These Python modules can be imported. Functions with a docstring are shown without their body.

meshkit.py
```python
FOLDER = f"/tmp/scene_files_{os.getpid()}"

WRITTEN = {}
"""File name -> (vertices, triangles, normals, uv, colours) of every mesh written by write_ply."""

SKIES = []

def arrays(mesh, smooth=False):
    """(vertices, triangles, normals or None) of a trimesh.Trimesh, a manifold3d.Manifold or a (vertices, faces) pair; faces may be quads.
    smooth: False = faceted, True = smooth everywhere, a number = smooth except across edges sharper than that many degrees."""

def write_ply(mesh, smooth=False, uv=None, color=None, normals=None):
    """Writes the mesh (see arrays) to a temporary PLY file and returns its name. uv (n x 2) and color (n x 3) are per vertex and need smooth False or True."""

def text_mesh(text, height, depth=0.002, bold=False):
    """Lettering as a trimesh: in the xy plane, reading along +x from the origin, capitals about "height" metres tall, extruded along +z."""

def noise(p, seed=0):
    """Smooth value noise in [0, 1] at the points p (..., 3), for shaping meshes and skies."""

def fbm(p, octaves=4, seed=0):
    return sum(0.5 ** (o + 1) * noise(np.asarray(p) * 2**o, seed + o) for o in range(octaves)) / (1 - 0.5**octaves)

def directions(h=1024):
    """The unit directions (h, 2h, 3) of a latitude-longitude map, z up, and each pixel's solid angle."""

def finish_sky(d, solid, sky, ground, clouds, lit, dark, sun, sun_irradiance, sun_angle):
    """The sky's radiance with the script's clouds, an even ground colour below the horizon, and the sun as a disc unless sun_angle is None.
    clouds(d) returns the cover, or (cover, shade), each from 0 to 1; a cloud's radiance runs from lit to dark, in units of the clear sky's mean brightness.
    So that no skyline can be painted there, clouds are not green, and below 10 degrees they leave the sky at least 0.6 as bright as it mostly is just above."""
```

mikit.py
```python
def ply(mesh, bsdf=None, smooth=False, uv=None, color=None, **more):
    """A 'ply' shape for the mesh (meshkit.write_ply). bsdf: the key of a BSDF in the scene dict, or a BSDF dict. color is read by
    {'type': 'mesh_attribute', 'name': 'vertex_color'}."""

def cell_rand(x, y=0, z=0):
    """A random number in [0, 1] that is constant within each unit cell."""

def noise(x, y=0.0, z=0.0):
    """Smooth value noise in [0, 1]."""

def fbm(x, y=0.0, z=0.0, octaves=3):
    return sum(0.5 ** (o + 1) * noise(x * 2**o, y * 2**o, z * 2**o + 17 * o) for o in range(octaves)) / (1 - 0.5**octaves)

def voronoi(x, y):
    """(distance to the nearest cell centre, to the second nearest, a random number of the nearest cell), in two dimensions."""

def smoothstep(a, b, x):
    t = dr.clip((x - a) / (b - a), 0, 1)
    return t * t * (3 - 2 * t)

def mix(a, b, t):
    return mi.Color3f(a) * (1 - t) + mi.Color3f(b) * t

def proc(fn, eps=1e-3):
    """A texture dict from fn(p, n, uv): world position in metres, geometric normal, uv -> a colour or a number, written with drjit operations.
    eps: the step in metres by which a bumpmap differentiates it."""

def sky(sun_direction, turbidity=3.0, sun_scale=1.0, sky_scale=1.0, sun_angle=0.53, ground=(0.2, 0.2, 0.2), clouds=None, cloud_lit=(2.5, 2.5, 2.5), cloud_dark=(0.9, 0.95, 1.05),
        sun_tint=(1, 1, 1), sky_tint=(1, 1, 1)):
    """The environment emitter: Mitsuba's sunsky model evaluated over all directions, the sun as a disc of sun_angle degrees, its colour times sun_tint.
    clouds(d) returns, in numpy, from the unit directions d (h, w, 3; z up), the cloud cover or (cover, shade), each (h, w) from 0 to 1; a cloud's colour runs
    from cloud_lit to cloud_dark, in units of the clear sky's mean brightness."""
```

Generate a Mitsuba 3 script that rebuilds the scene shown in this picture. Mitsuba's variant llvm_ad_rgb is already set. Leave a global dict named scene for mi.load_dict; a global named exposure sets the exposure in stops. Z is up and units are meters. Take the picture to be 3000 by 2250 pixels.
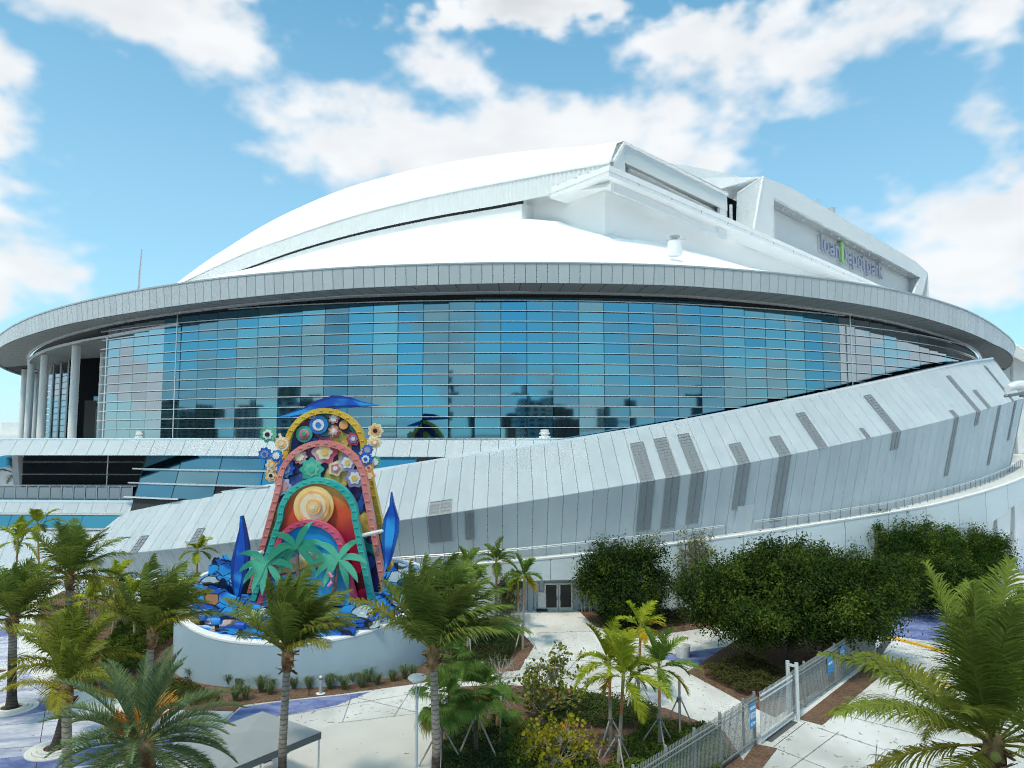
import math, random
import numpy as np, trimesh, mitsuba as mi, drjit as dr
import mikit, meshkit
from mikit import proc, noise, fbm, smoothstep, mix, voronoi, cell_rand
from shapely.geometry import Polygon, Point
T = mi.ScalarTransform4f
rng = np.random.default_rng(7)
scene, labels, _cnt = {'type': 'scene'}, {}, {}

# ---------------------------------------------------------------- camera, sky, exposure
H = 15.0                                   # eye height above the plaza, metres
PITCH = math.atan(161 / 2001.)
FW = np.array([0, math.cos(PITCH), math.sin(PITCH)])
scene['camera'] = {'type': 'perspective', 'fov': 73.72, 'fov_axis': 'x', 'near_clip': .5, 'far_clip': 6000.,
    'to_world': T().look_at(origin=[0, 0, H], target=[0, FW[1], H + FW[2]], up=[0, 0, 1]),
    'film': {'type': 'hdrfilm', 'width': 1024, 'height': 768, 'rfilter': {'type': 'gaussian'}},
    'sampler': {'type': 'independent', 'sample_count': 64}}
exposure = 1.52
SUN_AZ, SUN_EL = math.radians(-150), math.radians(61)
SUN = (math.cos(SUN_EL) * math.sin(SUN_AZ), math.cos(SUN_EL) * math.cos(SUN_AZ), math.sin(SUN_EL))
# cumulus banks: azimuth, elevation, half width, half height (degrees), weight
BANKS = [(-31.5, 29.4, 7.8, 1.5, 1.0), (-25.6, 28.9, 3.6, 1.5, 1.0), (-22.7, 29.2, 3.4, 1.0, 0.7), (-20.5, 24.8, 3.0, 1.3, 0.62), (-15.8, 25.9, 4.0, 1.2, 0.62), (-11.2, 26.6, 3.0, .8, 0.5), (-6.2, 29.3, 3.6, 1.4, 0.8), (-3.6, 28.4, 2.4, 0.9, 0.7), (-14.4, 22.1, 5.1, 2.2, 1.0), (-7.3, 23.3, 6.5, 2.3, 1.0), (1.5, 24.5, 7.6, 2.2, 1.0), (7.4, 24.4, 4.3, 1.7, 1.0), (13.1, 23.2, 6.3, 2.2, 1.0), (17.2, 21.6, 2.1, 1.0, 1.0), (18.8, 30.3, 8.4, 2.4, 1.0), (13.3, 32.1, 4.2, 1.3, 0.8), (23.9, 27.7, 2.9, 0.9, 0.8), (29.9, 29.0, 5.3, 1.6, 1.0), (36.3, 27.7, 2.8, 1.4, 1.0), (34.6, 14.9, 5.2, 2.0, 1.0), (33.4, 11.6, 6.0, 2.1, 1.0), (36.4, 12.1, 2.7, 3.4, 1.0), (30.5, 17.7, 1.3, 1.4, 0.6), (-35.6, 12.0, 3.0, 2.0, 1.1), (-32.8, 11.9, 1.3, 0.9, 0.8), (37.0, 22.6, 2.2, 1.8, 0.9), (13.4, 26.4, 2.5, 1.2, 0.7), (23.3, 25.1, 2.7, 0.9, 0.6), (-10.4, 32.9, 5.3, 0.9, 0.9), (-38.0, 24.4, 1.9, 1.2, 0.8)]

def clouds(d):
    az = np.degrees(np.arctan2(d[..., 0], d[..., 1])); el = np.degrees(np.arcsin(np.clip(d[..., 2], -1, 1)))
    q = np.stack([d[..., 0] / (d[..., 2] + .30), d[..., 1] / (d[..., 2] + .30), np.zeros_like(az)], -1)
    fine = meshkit.fbm(np.stack([az * .16, el * .30, 0 * az], -1) + 3, 5, 11)
    fine2 = meshkit.fbm(np.stack([az * .55, el * .95, 0 * az], -1) + 9, 4, 31)
    low = meshkit.fbm(q * 2.2 + 5, 5, 4)
    bank = np.zeros_like(az)
    for a, e, w, h, k in BANKS:
        u, v = (az - a) / (w * 1.22), (el - e) / (h * 1.42)
        bank = np.maximum(bank, k * np.exp(-(u * u + v * v) * .8)) + .25 * np.minimum(bank, k * np.exp(-(u * u + v * v) * .8))
    f = bank * .74 + (fine - .5) * .62 + (fine2 - .5) * .52
    front = np.clip((41 - np.abs(az)) / 6, 0, 1) * np.clip((34 - el) / 4, 0, 1)
    rest = (low - .5) * 2.6 + .43 + (fine2 - .5) * .7 + (fine - .5) * 1.5
    f = f * front + rest * (1 - front)
    cover = np.clip((f - (.22 * front + .33 * (1 - front))) / (.56 * front + .26 * (1 - front)), 0, 1); cover = cover * cover * (3 - 2 * cover)
    shade = np.clip((meshkit.fbm(np.stack([az * .2, el * .5 + .35, 0 * az], -1), 4, 8) - .30) * 1.5, 0, 1) * np.clip(f * 1.5 - .2, 0, 1)
    hz = np.clip((7 - el) / 9, 0, 1) * .25 + np.clip((42 - el) / 42, 0, 1) * .34
    return np.clip(cover * .97 + hz * (1 - cover), 0, 1), np.clip(shade * (.38 + .5 * (1 - front)), 0, 1)

scene['sky'] = mikit.sky(SUN, turbidity=4.5, sun_scale=.56, sun_angle=7.0, sky_scale=1.33, clouds=clouds, ground=(.3, .3, .3),
                         cloud_lit=(1.72, 1.76, 1.79), cloud_dark=(.98, 1.02, 1.08), sky_tint=(.66, 1.38, 1.26), sun_tint=(.97, .98, 1.0))

# ---------------------------------------------------------------- helpers
def ray(px, py):                           # survey: pixel of the 3000 x 2250 photograph -> direction with y = 1
    up = np.array([0, -math.sin(PITCH), math.cos(PITCH)])
    d = FW + (px - 1500) / 2001. * np.array([1., 0, 0]) - (py - 1125) / 2001. * up
    return d / d[1]
def at(px, py, y): return np.array([0, 0, H]) + ray(px, py) * y
def gnd(px, py, z=0.):
    d = ray(px, py); return np.array([0, 0, H]) + d * ((z - H) / d[2])

def newkey(name):
    n = _cnt.get(name, -1) + 1; _cnt[name] = n
    return name if n == 0 else f'{name}_{n:03d}'
def put(key, mesh, mat, smooth=False, color=None, **kw):
    key = newkey(key); scene[key] = mikit.ply(mesh, mat, smooth=smooth, color=color, **kw); return key
def thing(name, label, cat, group=None, kind=None):
    k = newkey(name); labels[k] = {'label': label, 'category': cat}
    if group: labels[k]['group'] = group
    if kind: labels[k]['kind'] = kind
    return k
def solo(name, label, cat, mesh, mat, group=None, kind=None, **kw):
    k = put(name, mesh, mat, **kw); labels[k] = {'label': label, 'category': cat}
    if group: labels[k]['group'] = group
    if kind: labels[k]['kind'] = kind
    return k
def struct(name, label, mesh, mat, **kw):
    k = put(name, mesh, mat, **kw); labels[k] = {'label': label, 'kind': 'structure'}; return k

class MB:
    """collects triangles"""
    def __init__(s): s.v, s.f, s.c, s.n = [], [], [], 0
    def add(s, v, f, c=None):
        v = np.asarray(v, float); f = np.asarray(f, int)
        if f.shape[1] == 4: f = np.vstack([f[:, [0, 1, 2]], f[:, [0, 2, 3]]])
        s.v.append(v); s.f.append(f + s.n); s.n += len(v)
        if c is not None: s.c.append(np.broadcast_to(np.asarray(c, float), (len(v), 3)))
        return s
    def quad(s, a, b, c, d, col=None): return s.add([a, b, c, d], [[0, 1, 2, 3]], col)
    def box(s, c, size, rot=0., col=None):
        x, y, z = np.asarray(size) / 2.
        v = np.array([[i, j, k] for i in (-x, x) for j in (-y, y) for k in (-z, z)])
        if rot: r = np.array([[math.cos(rot), -math.sin(rot), 0], [math.sin(rot), math.cos(rot), 0], [0, 0, 1]]); v = v @ r.T
        return s.add(v + np.asarray(c), [[0, 1, 3, 2], [4, 6, 7, 5], [0, 4, 5, 1], [2, 3, 7, 6], [0, 2, 6, 4], [1, 5, 7, 3]], col)
    def hexa(s, p, col=None):              # 8 corners: lower ring 0-3, upper ring 4-7
        return s.add(p, [[3, 2, 1, 0], [4, 5, 6, 7], [0, 1, 5, 4], [1, 2, 6, 5], [2, 3, 7, 6], [3, 0, 4, 7]], col)
    def bar(s, a, b, w, h=None, col=None):
        a, b = np.asarray(a, float), np.asarray(b, float); t = (b - a) / np.linalg.norm(b - a)
        u = np.cross(t, [0, 0, 1.]); u = u / np.linalg.norm(u) if np.linalg.norm(u) > 1e-6 else np.array([1., 0, 0])
        n = np.cross(u, t); h = w if h is None else h
        k = [(-1, -1), (1, -1), (1, 1), (-1, 1)]
        return s.hexa([a + u * w / 2 * i + n * h / 2 * j for i, j in k] + [b + u * w / 2 * i + n * h / 2 * j for i, j in k], col)
    def tube(s, pts, r, sides=6, col=None, cap=True):
        p = np.asarray(pts, float); r = np.broadcast_to(r, (len(p),)); t = np.gradient(p, axis=0)
        t /= np.linalg.norm(t, axis=1, keepdims=True) + 1e-12
        a = np.cross(t, np.where(np.abs(t[:, 2:]) < .95, [0, 0, 1.], [1., 0, 0])); a /= np.linalg.norm(a, axis=1, keepdims=True) + 1e-12
        b = np.cross(t, a); an = np.arange(sides) * 2 * math.pi / sides
        v = p[:, None] + r[:, None, None] * (np.cos(an)[None, :, None] * a[:, None] + np.sin(an)[None, :, None] * b[:, None])
        i, j = np.meshgrid(np.arange(len(p) - 1), np.arange(sides), indexing='ij'); m = (j + 1) % sides
        f = np.stack([i * sides + j, i * sides + m, (i + 1) * sides + m, (i + 1) * sides + j], -1).reshape(-1, 4)
        v = v.reshape(-1, 3); f = np.vstack([f[:, [0, 1, 2]], f[:, [0, 2, 3]]])
        if cap:
            n = len(v); v = np.vstack([v, p[0], p[-1]]); e = (len(p) - 1) * sides
            f = np.vstack([f, [[n, (k + 1) % sides, k] for k in range(sides)], [[n + 1, e + k, e + (k + 1) % sides] for k in range(sides)]])
        if col is not None and np.ndim(col) == 2: col = np.vstack([np.repeat(np.asarray(col), sides, 0)] + ([col[0], col[-1]] if cap else []))
        return s.add(v, f, col)
    def mesh(s): return np.vstack(s.v), np.vstack(s.f)
    def col(s): return np.vstack(s.c)
def lathe(prof, center=(0, 0, 0), n=20):
    r, z = np.asarray(prof, float).T; an = np.arange(n) * 2 * math.pi / n
    v = np.stack([r[:, None] * np.cos(an), r[:, None] * np.sin(an), z[:, None] + 0 * an], -1).reshape(-1, 3) + np.asarray(center)
    i, j = np.meshgrid(np.arange(len(r) - 1), np.arange(n), indexing='ij'); m = (j + 1) % n
    return v, np.stack([i * n + j, i * n + m, (i + 1) * n + m, (i + 1) * n + j], -1).reshape(-1, 4)
def sheet(poly, z, dz=None):               # flat polygon (or a slab dz thick, top at z)
    p = poly if hasattr(poly, 'exterior') else Polygon([tuple(q[:2]) for q in poly]).buffer(0)
    parts = getattr(p, 'geoms', [p]); ms = []
    for g in parts:
        m = trimesh.creation.extrude_polygon(g, dz or .01, engine='earcut')
        if dz is None:
            v, f = trimesh.creation.triangulate_polygon(g, engine='earcut'); v = np.c_[v, np.full(len(v), z)]
            nrm = np.cross(v[f[:, 1]] - v[f[:, 0]], v[f[:, 2]] - v[f[:, 0]])[:, 2]; f[nrm < 0] = f[nrm < 0][:, ::-1]
            m = trimesh.Trimesh(v, f, process=False)
        else: m.apply_translation([0, 0, z - dz])
        ms.append(m)
    return trimesh.util.concatenate(ms)
def slab(outline, thick, to):              # outline in local (a, b), extruded along c by thick; to(a,b,c) -> world
    m = trimesh.creation.extrude_polygon(Polygon(outline).buffer(0), thick, engine='earcut')
    v = np.array([to(*q) for q in m.vertices]); return v, np.array(m.faces)
def unit(v): return np.asarray(v, float) / np.linalg.norm(v)

# ---------------------------------------------------------------- materials
def rgb(c): return {'type': 'rgb', 'value': list(map(float, c))} if not isinstance(c, dict) else c
def mat(key, c, rough=.6, spec=.4, metal=0., **kw):
    scene[key] = {'type': 'twosided', 'bsdf': {'type': 'principled', 'base_color': rgb(c), 'roughness': rough, 'specular': spec, 'metallic': metal, **kw}}; return key
def dirty(a, b, sx=.35, sy=.35, sz=.35, w=.5, fine=3.):
    def fn(p, n, uv):
        t = fbm(p.x * sx, p.y * sy, p.z * sz, 4); g = noise(p.x * fine, p.y * fine, p.z * fine)
        return mix(a, b, dr.clip((t - .5) * 2.2 * w + .5 + (g - .5) * .25, 0, 1))
    return proc(fn)
VC = {'type': 'mesh_attribute', 'name': 'vertex_color'}
mat('white_roof', dirty((.86, .865, .87), (.90, .90, .90), .05, .05, .3, .5, .4), .5)
mat('roof_metal', (.74, .765, .785), .6, .3, .05)
mat('white_wall', dirty((.70, .71, .72), (.78, .79, .80), .2, .2, .1), .6)
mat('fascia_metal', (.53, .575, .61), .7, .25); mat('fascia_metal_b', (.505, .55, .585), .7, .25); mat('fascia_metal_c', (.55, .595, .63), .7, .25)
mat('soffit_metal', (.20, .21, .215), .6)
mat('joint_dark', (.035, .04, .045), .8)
mat('wall_metal', dirty((0.465, 0.53, 0.585), (0.505, 0.57, 0.625), .9, .9, .07, 1.1, 1.3), .7, .25); mat('wall_metal_b', dirty((0.45, 0.515, 0.57), (0.49, 0.555, 0.61), .9, .9, .07, 1.1, 1.3), .7, .25); mat('wall_metal_c', dirty((0.48, 0.545, 0.6), (0.52, 0.585, 0.64), .9, .9, .07, 1.1, 1.3), .7, .25)
mat('louvre_metal', (.26, .29, .32), .5, .5, .2)
mat('trim_metal', (.78, .80, .82), .25, .6, .5)
mat('band_metal', (.54, .60, .65), .7, .25)
mat('column_paint', dirty((.66, .70, .73), (.72, .76, .78), .2, .2, .2), .5)
mat('void_dark', (.012, .013, .015), .95, .05)  # near black carries the shade of voids; kiosk and mast lattice share it
mat('parapet_paint', dirty((.52, .60, .65), (.58, .66, .71), .25, .25, .12, .7), .6)
mat('deck_concrete', dirty((.45, .46, .46), (.56, .57, .56), .5, .5, .5), .8)
mat('rail_steel', (.30, .31, .33), .35, .5, .7)
def wavy(p, n, uv): return fbm(p.x * .35, p.y * .35, p.z * .45, 2)
def glassmat(key, c):
    scene[key] = {'type': 'bumpmap', 'scale': .003, 'arbitrary': proc(wavy, .05), 'bsdf': {'type': 'twosided', 'bsdf': {'type': 'principled', 'base_color': rgb(c), 'roughness': .015, 'metallic': 1., 'specular': .5}}}
    b = scene[key]; b['nested_texture'] = b.pop('arbitrary'); return key
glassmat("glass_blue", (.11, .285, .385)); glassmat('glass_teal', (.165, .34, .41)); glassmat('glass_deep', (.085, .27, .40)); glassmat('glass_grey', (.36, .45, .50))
mat('glass_dark', (.006, .012, .015), .05, .35)
mat('sign_violet', (.33, .34, .44), .4); mat('sign_green', (.28, .58, .17), .4); mat('sign_white', (.78, .78, .80), .5)
mat('steel_grey', (.42, .45, .47), .4, .5, .3); mat('steel_light', (.60, .64, .66), .4, .5, .2)
# ---------------------------------------------------------------- stadium
CX, CY = -1.2, 157.
def ring(R, th, z):
    t = np.radians(th); return np.stack(np.broadcast_arrays(CX + R * np.sin(t), CY - R * np.cos(t), z), -1)
def tab(pts):
    x, y = np.array(sorted(pts)).T; return lambda t: np.interp(t, x, y)
z_top = tab([(-80, 27.9), (-60, 28.3), (-44.5, 29.1), (-36.5, 29.75), (-29.7, 30.2), (-23.5, 30.6), (-16.6, 31.0), (-9, 31.25), (0.7, 31.43), (10.6, 31.55), (16.6, 31.45), (24.4, 31.2), (29.5, 30.9), (35.6, 30.35), (44.5, 29.1), (60, 28.3), (80, 27.9)])
z_bot = tab([(-80, 26.6), (-60, 26.9), (-48, 27.3), (-37.8, 27.6), (-31.5, 27.95), (-24, 28.3), (-16.9, 28.75), (-9.2, 29.2), (.7, 29.5), (10.8, 29.6), (17, 29.4), (25, 28.95), (30.2, 28.45), (36.7, 27.7), (41.8, 27.1), (60, 26.6), (80, 26.4)])
z_trim = tab([(-80, 27.0), (-53, 27.45), (-41.7, 27.8), (-23.1, 28.75), (-10.3, 29.3), (.8, 29.45), (12, 29.5), (19, 29.25), (28.5, 28.75), (36.8, 28.1), (55, 27.5), (80, 27.2)])
z_wt = tab([(-50, 3.0), (-40, 4.9), (-29.2, 7.23), (-18.6, 9.56), (-13.9, 10.62), (-7, 12.26), (-1, 13.82), (4.3, 15.1), (11.1, 16.91), (17.4, 18.7), (25.9, 21.2), (33, 23.3), (38, 24.6), (45, 26.0), (55, 27.2), (75, 27.4)])
z_cr = tab([(-50, -1.), (-23.5, 3.59), (-16.1, 5.22), (-12.9, 5.98), (-5, 7.9), (-1.2, 8.85), (4.1, 10.25), (9.8, 11.73), (13.1, 12.64), (24.6, 15.76), (35.5, 18.59), (41.6, 19.9), (55, 21.5), (75, 23.)])
z_wb = tab([(-50, -.6), (-36, -.2), (-25, .9), (1.1, 4.3), (14.9, 6.4), (24.5, 7.6), (35.5, 9.5), (45.1, 11.2), (60, 12.2), (75, 12.4)])
z_par = tab([(-50, .35), (-36, .45), (-25, 1.1), (-.7, 4.46), (4.8, 5.26), (9.4, 6.0), (18.4, 7.41), (25.9, 8.39), (38.4, 10.56), (46, 11.7), (60, 12.5), (75, 12.7)])
r_wt = tab([(-60, 92.5), (26, 92.5), (36, 93.1), (48, 94.0), (80, 94.)])
R_CR, R_WB, R_PAR, R_GL = 96.7, 94.7, 98., 90.
st = thing('stadium', 'huge white domed stadium with curved blue glass front and grey spiral wall', 'stadium')
S = lambda n, *a, **k: put(st + '__' + n, *a, **k)
def strip(th, Ra, za, Rb, zb):             # surface between two ring curves, a lower / b upper
    a, b = ring(Ra, th, za), ring(Rb, th, zb); n = len(th); i = np.arange(n - 1)
    return np.vstack([a, b]), np.stack([i, i + 1, n + i + 1, n + i], -1)
def plate(t0, t1, lo, hi, thick=.07, nseg=1):   # lo/hi: th -> (R, z); a proud panel with its edges
    th = np.linspace(t0, t1, nseg + 1); m = MB()
    a = np.array([ring(*(lo(t)[0], t, lo(t)[1])) for t in th]); b = np.array([ring(*(hi(t)[0], t, hi(t)[1])) for t in th])
    e = np.cross(a[-1] - a[0], b[0] - a[0]); e = unit(e) * thick
    if e[:2] @ (a[0][:2] - [CX, CY]) < 0: e = -e
    ai, bi = a - e, b - e; n = len(th); i = np.arange(n - 1)
    m.add(np.vstack([a, b]), np.stack([i, i + 1, n + i + 1, n + i], -1))
    m.add(np.vstack([ai, a]), np.stack([i, i + 1, n + i + 1, n + i], -1)); m.add(np.vstack([b, bi]), np.stack([i, i + 1, n + i + 1, n + i], -1))
    m.quad(ai[0], a[0], b[0], bi[0]); m.quad(a[-1], ai[-1], bi[-1], b[-1]); return m.mesh()
pick = lambda *o: o[int(rng.integers(len(o)))]
TH = np.linspace(-180, 180, 361); THF = np.linspace(-85, 85, 171)
# fascia ring: dark backing and separate panels, coping
S('fascia_backing', strip(TH, 94.1, z_bot(TH), 94.3, z_top(TH) - .1), 'joint_dark', smooth=True)
df = .62
for t in np.arange(-58, 57.9, df):
    S('fascia_panel', plate(t, t + df - .032, lambda x: (94.3, z_bot(x)), lambda x: (94.5, z_top(x) - .16)), pick('fascia_metal', 'fascia_metal', 'fascia_metal_b', 'fascia_metal_c'))
t = np.r_[np.arange(58, 302 + .01, 2.)]
S('fascia_panel', strip(t, 94.3, z_bot(180 - abs(t - 180)), 94.5, z_top(180 - abs(t - 180))), 'fascia_metal', smooth=True)
m = MB(); m.add(*strip(TH, 94.56, z_top(TH) - .15, 94.6, z_top(TH))); m.add(*strip(TH, 94.6, z_top(TH), 93.2, z_top(TH) + .03)); S('coping', m.mesh(), 'fascia_metal_c')
# soffit in sections with narrow open joints, trim rings
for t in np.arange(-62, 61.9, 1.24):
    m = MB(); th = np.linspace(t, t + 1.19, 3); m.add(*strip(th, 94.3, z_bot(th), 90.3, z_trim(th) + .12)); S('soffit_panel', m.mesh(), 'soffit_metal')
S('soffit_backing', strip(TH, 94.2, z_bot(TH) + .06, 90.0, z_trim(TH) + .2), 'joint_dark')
def hoop(name, th, R, z, w, h, mt):
    a = MB(); a.add(*strip(th, R, z - h / 2, R, z + h / 2)); a.add(*strip(th, R, z + h / 2, R - w, z + h / 2)); a.add(*strip(th, R - w, z - h / 2, R, z - h / 2)); return S(name, a.mesh(), mt)
hoop('soffit_trim', np.linspace(-100, 75, 176), 90.35, z_trim(np.linspace(-100, 75, 176)), .3, .2, 'trim_metal')
thl = np.linspace(-100, -23, 78); hoop('soffit_trim', thl, 90.25, np.interp(thl, [-53, -31, -23], [26.75, 27.05, 27.55]), .3, .22, 'trim_metal')
S('glazing_head', strip(np.linspace(-100, 75, 176), 89.5, 27.0, 89.75, z_trim(np.linspace(-100, 75, 176)) + .1), 'joint_dark')
# glass wall: backing, panes, horizontal fins, posts
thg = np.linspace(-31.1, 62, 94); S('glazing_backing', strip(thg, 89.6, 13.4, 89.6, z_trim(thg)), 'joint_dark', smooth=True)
dg = 1.64; rows = [15.1] + [16.15 + 1.049 * k for k in range(13)]; panes = []
cols = np.arange(-31.1, 56, dg)
colmat = [pick('glass_deep', 'glass_blue', 'glass_blue', 'glass_teal') if -14 < q < 12 else pick('glass_blue', 'glass_teal', 'glass_teal') for q in cols]; coltilt = rng.normal(0, .008, len(cols)); colpit = rng.normal(0, .003, len(cols))  # column tints imitate differing reflections, deepest blue near the middle
for ci, t in enumerate(cols):
    for ri, z0 in enumerate(rows):
        tm = t + dg / 2; z1 = min(z0 + 1.049 - .12, z_trim(tm) - .42)  # panes stop short so dark backing draws a shadow line under each fin
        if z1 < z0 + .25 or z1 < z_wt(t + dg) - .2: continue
        if t > 52: continue
        c = ring(R_GL, tm, (z0 + z1) / 2); rad = math.radians(tm); n = np.array([math.sin(rad), -math.cos(rad), 0]); u = np.array([math.cos(rad), math.sin(rad), 0])
        yaw = coltilt[ci] + rng.normal(0, .0035); pit = colpit[ci] + rng.normal(0, .0045)
        w = R_GL * math.radians(dg) / 2 - .03; hh = (z1 - z0) / 2
        P = lambda a, b, o: c + u * a + np.array([0, 0, b]) + n * (a * yaw + b * pit - o)
        q = [P(-w, -hh, 0), P(w, -hh, 0), P(w, hh, 0), P(-w, hh, 0)]; qb = [P(-w, -hh, .05), P(w, -hh, .05), P(w, hh, .05), P(-w, hh, .05)]
        m = MB().hexa(qb + q).mesh(); g = 'glass_grey' if abs(tm + 28) < 3.5 or tm > 24 else (colmat[ci] if rng.random() < .93 else pick('glass_blue', 'glass_teal'))  # grey tint at the sides stands in for their brighter reflections
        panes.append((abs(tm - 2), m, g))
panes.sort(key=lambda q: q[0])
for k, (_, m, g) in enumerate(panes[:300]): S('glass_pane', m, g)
rest = MB()
for g in ('glass_grey', 'glass_blue'):
    rest = MB(); [rest.add(*m) for _, m, gg in panes[300:] if (gg == 'glass_grey') == (g == 'glass_grey')]
    if rest.n: k = S('glass_panes_far', rest.mesh(), g); labels[k] = {'kind': 'stuff'}
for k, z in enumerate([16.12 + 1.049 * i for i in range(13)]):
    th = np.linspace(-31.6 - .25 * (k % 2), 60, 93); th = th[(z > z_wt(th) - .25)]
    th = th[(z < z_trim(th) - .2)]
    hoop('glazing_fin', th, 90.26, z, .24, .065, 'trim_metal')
for t in (-23.1, 25.6): S('glazing_post', MB().bar(ring(90.3, t, 15.1), ring(90.3, t, z_trim(t)), .07, .12).mesh(), 'trim_metal')
S('glazing_post', MB().bar(ring(90.0, -31.15, 15.1), ring(90.0, -31.15, 27.2), .12, .3).mesh(), 'trim_metal')
# concourse ledge band: follows the glass, then runs straight on at the left
LD = unit([-1., .05, 0]); LN = np.array([-LD[1], LD[0], 0]); LN = LN if LN[1] < 0 else -LN
def runpanel(nm, org, a, b, z0, z1, lean, mt, back=-.1, key=None):
    p = lambda s, z, k: org + LD * s + LN * k + np.array([0, 0, z]); ms = MB().hexa([p(a, z0, lean), p(b, z0, lean), p(b, z0, lean + back), p(a, z0, lean + back), p(a, z1, 0), p(b, z1, 0), p(b, z1, back), p(a, z1, back)]).mesh()
    return put(key + '__' + nm, ms, mt) if key else S(nm, ms, mt)
OL, OT = ring(91.1, -20., 0.), ring(92.9, -25.5, 0.)
thl = np.linspace(-20, 12, 33); S('ledge_backing', strip(thl, 92.0, 13.3, 90.9, 15.0), 'joint_dark'); runpanel('ledge_backing', OL + LN * -.12, 0, 44, 13.34, 14.95, 1.0, 'joint_dark')
dl = 1.05
for t in np.arange(-20, 9, dl): S('ledge_panel', plate(t, t + dl - .03, lambda x: (92.2, 13.32), lambda x: (91.1, 14.92)), 'band_metal')
for k in range(26): runpanel('ledge_panel', OL, k * 1.66, k * 1.66 + 1.61, 13.32, 14.92, 1.1, 'band_metal')
m = MB(); m.add(*strip(thl, 91.15, 14.93, 91.2, 15.1)); m.add(*strip(thl, 91.2, 15.1, 88, 15.1)); m.add(*strip(thl, 88, 13.3, 92.2, 13.3)); S('ledge_cap', m.mesh(), 'trim_metal')
runpanel('ledge_cap', OL, -.1, 44, 14.93, 15.1, .06, 'trim_metal')
S('ledge_deck', MB().hexa([OL + LD * s + LN * k + np.array([0, 0, z]) for z in (13.4, 14.93) for s, k in ((-1, -.2), (44, -.2), (44, -30), (-1, -30))]).mesh(), 'deck_concrete')
for px in (411, 1596):                      # pale exhaust vents on the ledge
    d = unit(ray(px, 1275) * [1, 1, 0]); tt = math.degrees(math.asin((d[0] * 68) / 92)); c = ring(90.7, tt + (-2.6 if px < 500 else .9), 0)
    c = at(px, 1279, 76.6 if px < 500 else 66.6); c[2] = 15.1
    S('exhaust_vent', lathe([(0, 0), (.55, 0), (.55, .18), (.36, .2), (.36, .34), (.52, .36), (.52, .5), (.40, .52), (.40, .8), (0, .82)], c, 16), 'white_wall', smooth=30)
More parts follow.
